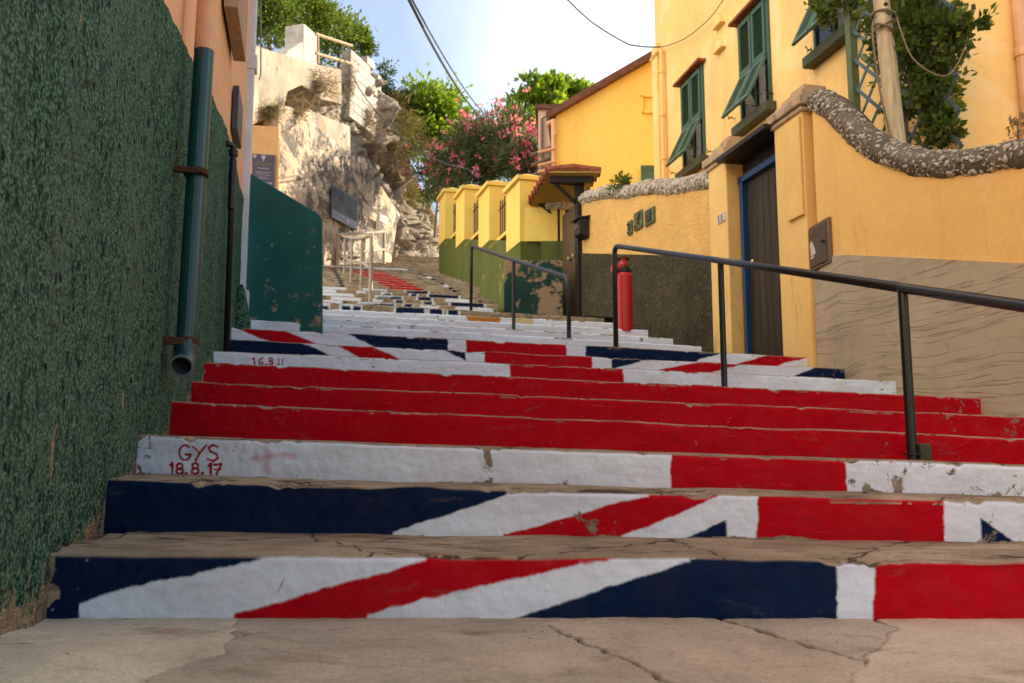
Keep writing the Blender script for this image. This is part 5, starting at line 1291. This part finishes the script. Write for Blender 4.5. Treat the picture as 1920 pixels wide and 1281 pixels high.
def blob_points(c, rad, nclump, nleaf, seed, spread=.22, shell=.55):
    rg = np.random.default_rng(seed); rad = np.array(rad); P = []; Q = []; Tn = []
    u = rg.normal(0, 1, (nclump, 3)); u /= np.linalg.norm(u, axis=1)[:, None]
    rr = (shell + (1 - shell) * rg.random(nclump)) * (1 + .28 * rg.normal(0, 1, nclump).clip(-1.2, 1.4)); cc = u * rr[:, None] * rad
    per = nleaf // nclump
    for k in range(nclump):
        m = max(3, int(per * rg.uniform(.5, 1.5))); s = spread * rg.uniform(.6, 1.4) * rad.mean()
        o = rg.normal(0, 1, (m, 3)) * s * np.array([1, 1, .75]); P.append(cc[k] + o); Q.append(o / (np.linalg.norm(o, axis=1)[:, None] + 1e-6) * .8 + u[k] * .6 + np.array([0, 0, .35])); Tn.append(np.full(m, rg.uniform(.1, .9)) + rg.normal(0, .18, m))
    return np.concatenate(P) + np.array(c[:]), np.concatenate(Q), np.concatenate(Tn), cc + np.array(c[:])
def shrub(name, label, cat, blobs, mat, size, base, trunk_r=.06, group=None, aspect=.5, seed=1, flowers=None, spread=.22, shell=.5, trunks=1, droop=0):
    """blobs: (px, py, Y, rx px, ry px, leaves, clumps)"""
    root = thing(name, label, cat, base, group); PP = []; QQ = []; TT = []; CCc = []
    for i, (px, py, Y, rx, ry, nl, nc) in enumerate(blobs):
        c = at(px, py, Y); k = c.y / F * 1.03
        p, q, t, cc = blob_points(c, (rx * k, min(rx, ry) * k, ry * k), nc, nl, seed * 31 + i, spread, shell); PP.append(p); QQ.append(q); TT.append(t); CCc.append(cc)
    PP, QQ, TT, CCc = map(np.concatenate, (PP, QQ, TT, CCc))
    leaf_mesh('foliage', PP, QQ, size, mat, root, TT, aspect, seed, droop)
    rg = random.Random(seed); mb = MB(); b = Vector(base)
    top = Vector(CCc.mean(0))
    for k in range(trunks):
        bb = b + Vector((rg.uniform(-.1, .1) * trunks, rg.uniform(-.1, .1) * trunks, 0)); m = bb * .5 + top * .5 + Vector((rg.uniform(-.2, .2), rg.uniform(-.2, .2), 0)); mb.tube([bb - Z * .3, m, top], [trunk_r, trunk_r * .75, trunk_r * .45], 7)
        for q in rg.sample(range(len(CCc)), min(len(CCc), 22 // trunks)):
            e = Vector(CCc[q]); s = m * .5 + top * .5; mid = s * .5 + e * .5 + Z * rg.uniform(-.1, .15); mb.tube([s, mid, e], [trunk_r * .4, trunk_r * .25, trunk_r * .1], 5)
    mb.build('trunk' if trunk_r > .05 else 'stems', M['bark'], root)
    if flowers:
        rg2 = np.random.default_rng(seed + 5); nf, fs = flowers
        # bunches of petals on the outer, upper clumps
        cen = CCc.mean(0); w_ = np.linalg.norm(CCc - cen, axis=1) + .9 * (CCc[:, 2] - cen[2]) - 1.0 * (CCc[:, 1] - cen[1]) ; order = np.argsort(-w_)[:int(len(CCc) * .75)]
        fp_, fd, ft = [], [], []
        for f in range(nf):
            c = CCc[rg2.choice(order)] + rg2.normal(0, .22, 3); dirv = c - cen; dirv /= np.linalg.norm(dirv); c = c + dirv * .25 + np.array([0, -.3, .1])
            m = rg2.integers(5, 12); fp_.append(c + rg2.normal(0, .05, (m, 3))); fd.append(np.repeat(dirv[None], m, 0) * .3 + rg2.normal(0, .6, (m, 3))); ft.append(np.full(m, rg2.random()))
        leaf_mesh('blossom', np.concatenate(fp_), np.concatenate(fd), fs, M['petal'], root, np.concatenate(ft), .9, seed + 9)
    return root
from mathutils.bvhtree import BVHTree
bpy.context.view_layer.update()
_rv = []; _rf = []
for ob in [o] if False else [x for x in COL.objects if x.type == 'MESH' and x.name.split('.')[0] in ('cliff', 'stained_face', 'pale_face', 'ledge_wall', 'blocks', 'pier_body')]:
    k0 = len(_rv); _rv += [ob.matrix_world @ v.co for v in ob.data.vertices]; _rf += [[i + k0 for i in p.vertices] for p in ob.data.polygons]
ROCK = BVHTree.FromPolygons(_rv, _rf)
def on_rock(px, py, fallback):
    a, y, z = ray(px, py); h = ROCK.ray_cast(Vector((0, 0, EYE)), Vector((a, y, z)).normalized(), 80)
    return h[0] if h[0] is not None else at(px, py, fallback)
def dry_tuft(label, px, py, Y, rx, ry, n, seed, mat='leaf_dry', off=0.0, group='dry bushes clinging to the cliff', L=None):
    """thin dead stalks rooted in the rock face"""
    rg = np.random.default_rng(seed); G = rg.normal(0, .42, (int(n * 1.15), 2))
    Q = [on_rock(px + g[0] * rx, py + g[1] * ry, Y) for g in G]; ym = sorted(q.y for q in Q)[len(Q) // 2]
    Q = [q if abs(q.y - ym) < .25 else at(px + g[0] * rx, py + g[1] * ry, ym) for q, g in zip(Q, G)]
    c = sum(Q, Vector()) / len(Q); root = thing('dry_shrub', label, 'shrub', c, group)
    V = []; T_ = []
    for q in Q:
        b = np.array(q[:]); d = rg.normal(0, .5, 3) + np.array([cn.x * .75, cn.y * .75, .25]); d /= np.linalg.norm(d)
        l = rg.uniform(.12, .62) * min(rx, ry) / 34 * .85; s = np.cross(d, rg.normal(0, 1, 3)); s /= np.linalg.norm(s); w = rg.uniform(.004, .010)
        mid = b + d * l * .55 + rg.normal(0, .10, 3) * l; e = b + d * l + np.array([0, 0, -.30 * l]) + rg.normal(0, .22, 3) * l
        V += [b - s * w, b + s * w, mid + s * w, mid - s * w, mid - s * w, mid + s * w, e + s * w * .3, e - s * w * .3]; T_ += [rg.random()] * 8
    V = np.array(V); np_mesh('dead_stalks', V, np.arange(len(V)).reshape(-1, 4), M[mat], root, {'tint': ('FLOAT', T_)}, smooth=False)
    return root
G_ = 'bushes on top of the cliff'
shrub('hillside_bush', 'dense green bush on the cliff top nearest the white corner post', 'bush', [(505, 40, 27.5, 55, 55, 5200, 70), (480, 10, 27, 40, 45, 2200, 30)], M['leaf_green'], .13, at(510, 100, 27.5), .09, G_, seed=2)
shrub('hillside_bush', 'tall yellowish green bush behind the whitewashed pier', 'bush', [(575, 30, 29, 62, 42, 5600, 80), (560, 70, 28.5, 40, 28, 1800, 30)], M['leaf_green'], .13, at(580, 110, 29), .09, G_, seed=3)
shrub('hillside_bush', 'green bush filling the gap behind the timber railing', 'bush', [(630, 72, 31, 48, 48, 3200, 50), (672, 75, 31.5, 24, 34, 900, 20)], M['leaf_green'], .17, at(640, 130, 31), .09, G_, seed=4)
shrub('hillside_bush', 'thin airy shrub reaching up above the blockwork', 'bush', [(662, 48, 32, 22, 16, 160, 12), (690, 98, 32, 18, 20, 420, 16)], M['leaf_dark'], .15, at(680, 130, 32), .05, G_, seed=5)
shrub('hillside_bush', 'dark narrow shrub just right of the blockwork', 'bush', [(722, 158, 33, 18, 38, 900, 24), (740, 195, 33.5, 28, 26, 800, 20)], M['leaf_dark'], .16, at(730, 230, 33), .05, G_, seed=6)
shrub('palm_scrub', 'olive spiky scrub on the slope between blockwork and lime green tree', 'bush', [(742, 205, 33, 20, 20, 420, 14), (762, 220, 34, 16, 18, 300, 10)], M['leaf_olive'], .36, at(750, 250, 33), .05, aspect=.12, seed=7)
shrub('broadleaf_tree', 'bright lime green tree left of the pink oleander', 'tree', [(800, 225, 34.5, 56, 60, 6000, 80), (848, 212, 35, 26, 34, 1300, 24), (775, 262, 36.5, 24, 28, 1100, 20), (835, 262, 37, 38, 30, 1500, 26)], M['leaf_lime'], .22, at(805, 400, 37), .14, aspect=.6, seed=8)
shrub('oleander', 'large oleander covered in pink blossom above the yellow pillar wall', 'shrub', [(915, 285, 27, 62, 60, 7000, 90), (965, 275, 26, 42, 56, 4200, 60), (878, 262, 28, 38, 40, 2800, 46), (850, 310, 28, 34, 34, 2000, 30), (880, 320, 27, 60, 40, 3200, 40), (985, 310, 25, 30, 40, 1800, 26)], M['leaf_oleander'], .20, at(925, 420, 27), .07, aspect=.22, seed=9, flowers=(260, .10), trunks=4)
shrub('broadleaf_tree', 'green tree behind the roof edge of the bright yellow house', 'tree', [(1010, 200, 32, 40, 36, 2400, 44), (1055, 180, 33, 38, 28, 1700, 34), (990, 235, 31, 28, 30, 1300, 24), (1030, 165, 32, 26, 16, 500, 14)], M['leaf_lime'], .26, at(1020, 330, 32), .14, aspect=.65, seed=10)
shrub('dark_shrub', 'dark shaded shrub at the cliff edge below the oleander', 'shrub', [(805, 335, 33, 28, 50, 2000, 36), (830, 345, 31, 22, 45, 1300, 26)], M['leaf_oleander'], .16, at(815, 430, 32), .05, aspect=.4, seed=12, flowers=(16, .11))
# dry growth on the rock
for a in ((592, 162, 25.6, 44, 34, 520, 21, 'brown dead bush hanging on the pale upper wall', 'leaf_dry', .9), (505, 212, 22.6, 34, 22, 260, 22, 'straw coloured dry bush on top of the orange pier', 'leaf_olive', .6),
          (550, 205, 23.8, 30, 26, 300, 23, 'brown dry tuft at the top corner of the stained wall', 'leaf_dry', .9), (690, 222, 28.6, 30, 30, 380, 24, 'small brown bush under the grey blockwork', 'leaf_dry', .8),
          (655, 150, 27.8, 14, 62, 480, 25, 'hanging column of dead creeper at the left end of the blockwork', 'leaf_dry', 1.0), (690, 285, 28.2, 36, 34, 520, 26, 'brown dead bush above the right end of the stained wall', 'leaf_dry', .9),
          (735, 288, 29.6, 30, 40, 520, 27, 'dark brown dead bush in the middle of the rock face', 'leaf_dry', .9), (725, 335, 29.2, 38, 32, 520, 28, 'straggling brown bush low on the rock face', 'leaf_dry', .9),
          (768, 375, 30.8, 30, 46, 560, 29, 'tall straw coloured grass tuft on the right of the rock face', 'leaf_olive', .9), (760, 235, 31.5, 30, 36, 480, 30, 'pale dry grass on the crest beside the lime green tree', 'leaf_olive', .6),
          (800, 395, 32, 22, 46, 420, 31, 'orange brown dry grass at the right edge of the cliff', 'leaf_dry', .8), (785, 270, 33, 26, 34, 400, 32, 'dry brown grass below the crest under the lime green tree', 'leaf_dry', .5)):
    dry_tuft(a[7], *a[:7], mat=a[8], off=a[9])
# creeper on the trellis
TR = HF.shift(.55); tY0, tY1 = TR.on(1600, 150).y, TR.on(1795, 150).y
tre = thing('trellis', 'blue grey diamond trellis with olive post behind the swooping wall', 'trellis', TR.p((tY0 + tY1) / 2, 2.6)); tn = TR.nl(); td = TR.d()
zb_t, zt_t = TR.on(1700, 345).z - .2, 6.4
ztop_ = zt_t; W_ = tY0 - tY1
mb = MB(); p = TR.p(tY0, 0); mb.box(Vector((p.x, p.y, (zb_t + ztop_) / 2)), td, tn, Z, .09, .09, ztop_ - zb_t); mb.build('post', M['trellis_post'], tre, .006)
mb = MB()
for a, b in (((1612, 105), (1700, 178)), ((1700, 178), (1775, 200))): mb.tube([TR.on(*a) - tn * .04, TR.on(*b) - tn * .04], .035, 6)
mb.build('brace', M['trellis_post'], tre)
mb = MB(); Hh = ztop_ - zb_t; Lw = W_ / td.y; st_ = .24
for sg2 in (1, -1):
    k = -Hh
    while k < Lw + Hh:
        # lath along (u, z): u = k + sg * t
        t0, t1 = 0, Hh; pts = []
        for t in (0, Hh):
            pts.append((k + (t if sg2 > 0 else Hh - t), t))
        (u0, z0), (u1, z1) = pts
        # clip to 0..Lw
        def cl_(u, z, U, ZZ):
            return U, z + (ZZ - z) * (U - u) / (u1 - u0)
        lo, hi = min(u0, u1), max(u0, u1)
        if hi > 0 and lo < Lw:
            a_ = (u0, z0) if 0 <= u0 <= Lw else cl_(u0, z0, 0 if u0 < 0 else Lw, z1)
            b_ = (u1, z1) if 0 <= u1 <= Lw else cl_(u0, z0, 0 if u1 < 0 else Lw, z1)
            A_ = TR.p(tY1, 0) + td * a_[0] + Z * (zb_t + a_[1]) + tn * (.008 * sg2); B_ = TR.p(tY1, 0) + td * b_[0] + Z * (zb_t + b_[1]) + tn * (.008 * sg2)
            if (A_ - B_).length > .05:
                dd_ = (B_ - A_).normalized(); mb.box((A_ + B_) / 2, dd_, tn, dd_.cross(tn), (B_ - A_).length, .010, .035)
        k += st_ * 1.35
mb.build('lattice', M['trellis'], tre)
def vine(px, py, rx, ry, nl, nc): return (px, py, TR.on(px, py).y, rx, ry, nl, nc)
cr = shrub('creeper', 'dense green creeper climbing the trellis by the house corner', 'climbing plant', [vine(1735, 60, 55, 75, 1700, 40), vine(1690, 20, 50, 50, 800, 24), vine(1755, 165, 38, 70, 1100, 30), vine(1770, 245, 24, 42, 700, 16), vine(1700, 120, 40, 50, 260, 12), vine(1785, 60, 26, 50, 700, 16), vine(1600, 8, 62, 26, 620, 16), vine(1545, 26, 26, 20, 240, 7), vine(1650, 95, 26, 40, 200, 8), vine(1830, 40, 28, 14, 130, 5), vine(1690, 200, 34, 50, 260, 8)],
           M['leaf_vine'], .068, TR.p(tY1 + .5, zb_t + .3, .1), .03, aspect=.8, seed=14, spread=.26, shell=.25)
tw_ = shrub('weed', 'small green weed growing in the pale pebble coping', 'plant', [(1165, 350, PW.on(1165, 350).y, 18, 16, 260, 12), (1150, 360, PW.on(1150, 350).y, 10, 8, 80, 5)], M['leaf_green'], .09, PW.on(1165, 372), .012, aspect=.3, seed=15)
shrub('twiggy_plant', 'sparse brown twiggy plant behind the swooping coping at the right edge', 'plant', [(1912, 248, 6.6, 24, 26, 90, 10)], M['leaf_dry'], .06, at(1915, 300, 6.6), .010, aspect=.35, seed=16)
# leaning pole and the ropes round it
po = thing('pole', 'leaning cream wooden pole with rope wound round it before the trellis', 'pole', at(1684, 300, 7.5))
mb = MB(); b0, b1 = at(1688, 330, 7.5), at(1640, -120, 7.7); mb.tube([b0, b0 * .5 + b1 * .5, b1], [.082, .078, .074], 12); mb.build('shaft', M['pole'], po)
ax_ = (b1 - b0).normalized(); c_ = b0 + (b1 - b0) * ((at(1660, 35, 7.6).z - b0.z) / (b1.z - b0.z)); mb = MB(); pts = []
u_ = ax_.orthogonal().normalized(); v_ = ax_.cross(u_)
for i in range(60): t = i / 59; an = t * 2 * math.pi * 3.2; pts.append(c_ + ax_ * (.09 * math.sin(an * .6) - .12 * t) + (u_ * math.cos(an) + v_ * math.sin(an)) * (.098 + .02 * math.sin(an * 1.7)))
mb.tube(pts, .012, 6)
q = [c_ + Vector((-.1, -.08, 0)), at(1636, 60, 7.4), at(1650, 170, 7.4), at(1672, 265, 7.4), at(1678, 300, 7.4)]; mb.tube(smooth_path(q, 5), .010, 6)
q = [c_ + Vector((.1, -.05, .02)), at(1690, 60, 7.3), at(1712, 110, 7.2), at(1755, 140, 7.1), at(1785, 135, 7.1), at(1810, 85, 7.2), at(1818, 30, 7.3)]; mb.tube(smooth_path(q, 5), .007, 6)
mb.build('rope', M['rope'], po)
# ---------------------------------------------------------------- light
SUN_AZ, SUN_EL = 66.0, 26.0
w = bpy.data.worlds.new('World'); SC.world = w; w.use_nodes = True; nt = w.node_tree
bg = nt.nodes['Background']; sky = nt.nodes.new('ShaderNodeTexSky'); sky.sky_type = 'NISHITA'; sky.sun_disc = False
sky.sun_elevation = math.radians(SUN_EL); sky.sun_rotation = math.radians(SUN_AZ); sky.air_density = 1.0; sky.dust_density = .8; sky.ozone_density = 1.0
tc = nt.nodes.new('ShaderNodeTexCoord')
def wmath(op, a, b=0.0, clamp=False):
    n = nt.nodes.new('ShaderNodeMath'); n.operation = op; n.use_clamp = clamp
    for i, v in enumerate((a, b)):
        if isinstance(v, (int, float)): n.inputs[i].default_value = v
        else: nt.links.new(v, n.inputs[i])
    return n.outputs[0]
nz = nt.nodes.new('ShaderNodeTexNoise'); nt.links.new(tc.outputs['Generated'], nz.inputs['Vector']); nz.inputs['Scale'].default_value = 3.2; nz.inputs['Detail'].default_value = 6; nz.inputs['Roughness'].default_value = .5
# one bright cloud bank above the roofs on the right
cdir = Vector((.12, .88, .44)).normalized()
dp = nt.nodes.new('ShaderNodeVectorMath'); dp.operation = 'DOT_PRODUCT'; nt.links.new(tc.outputs['Generated'], dp.inputs[0]); dp.inputs[1].default_value = cdir
cl = wmath('MULTIPLY', wmath('SUBTRACT', dp.outputs['Value'],   .977), 22.0)
cl = wmath('ADD', cl, wmath('MULTIPLY', wmath('SUBTRACT', nz.outputs[0], .5), 1.2), True)
dp2 = nt.nodes.new('ShaderNodeVectorMath'); dp2.operation = 'DOT_PRODUCT'; nt.links.new(tc.outputs['Generated'], dp2.inputs[0]); dp2.inputs[1].default_value = Vector((-.76, -.40, .50)).normalized()   # broad unseen cloud, added to brighten the right-hand walls and the risers
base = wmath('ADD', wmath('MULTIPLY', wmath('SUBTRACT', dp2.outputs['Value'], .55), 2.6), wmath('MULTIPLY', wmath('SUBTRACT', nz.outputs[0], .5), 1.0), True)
def wmix(fac, a, col):
    m = nt.nodes.new('ShaderNodeMix'); m.data_type = 'RGBA'
    if isinstance(fac, float): m.inputs[0].default_value = fac
    else: nt.links.new(fac, m.inputs[0])
    nt.links.new(a, m.inputs[6]); m.inputs[7].default_value = (*col, 1); return m
mx = wmix(.35, sky.outputs[0], (2.3, 2.3, 2.6))            # thin high haze
mx = wmix(cl, mx.outputs[2], (5.2, 5.4, 5.7))
mx = wmix(base, mx.outputs[2], (10.5, 9.6, 8.2))           # added warm cloud bank, out of view on the left, as fill light
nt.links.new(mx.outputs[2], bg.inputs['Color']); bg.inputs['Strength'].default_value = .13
sd = bpy.data.lights.new('sun', 'SUN'); so = bpy.data.objects.new('sun', sd); COL.objects.link(so)
sd.energy = 4.6; sd.angle = math.radians(.6); sd.color = (1, .86, .66)
e, az = math.radians(SUN_EL), math.radians(SUN_AZ)
S = Vector((math.cos(e) * math.sin(az), math.cos(e) * math.cos(az), math.sin(e)))
so.rotation_euler = (-S).to_track_quat('-Z', 'Y').to_euler(); so.location = (20, 0, 30)
SC.view_settings.view_transform = 'Standard'; SC.view_settings.look = 'None'; SC.view_settings.gamma = 1; SC.view_settings.exposure = 1.36
SC.cycles.use_denoising = True
SC.cycles.max_bounces = 8; SC.cycles.diffuse_bounces = 4
cd.dof.use_dof = True; cd.dof.focus_distance = 3.6; cd.dof.aperture_fstop = 5.6
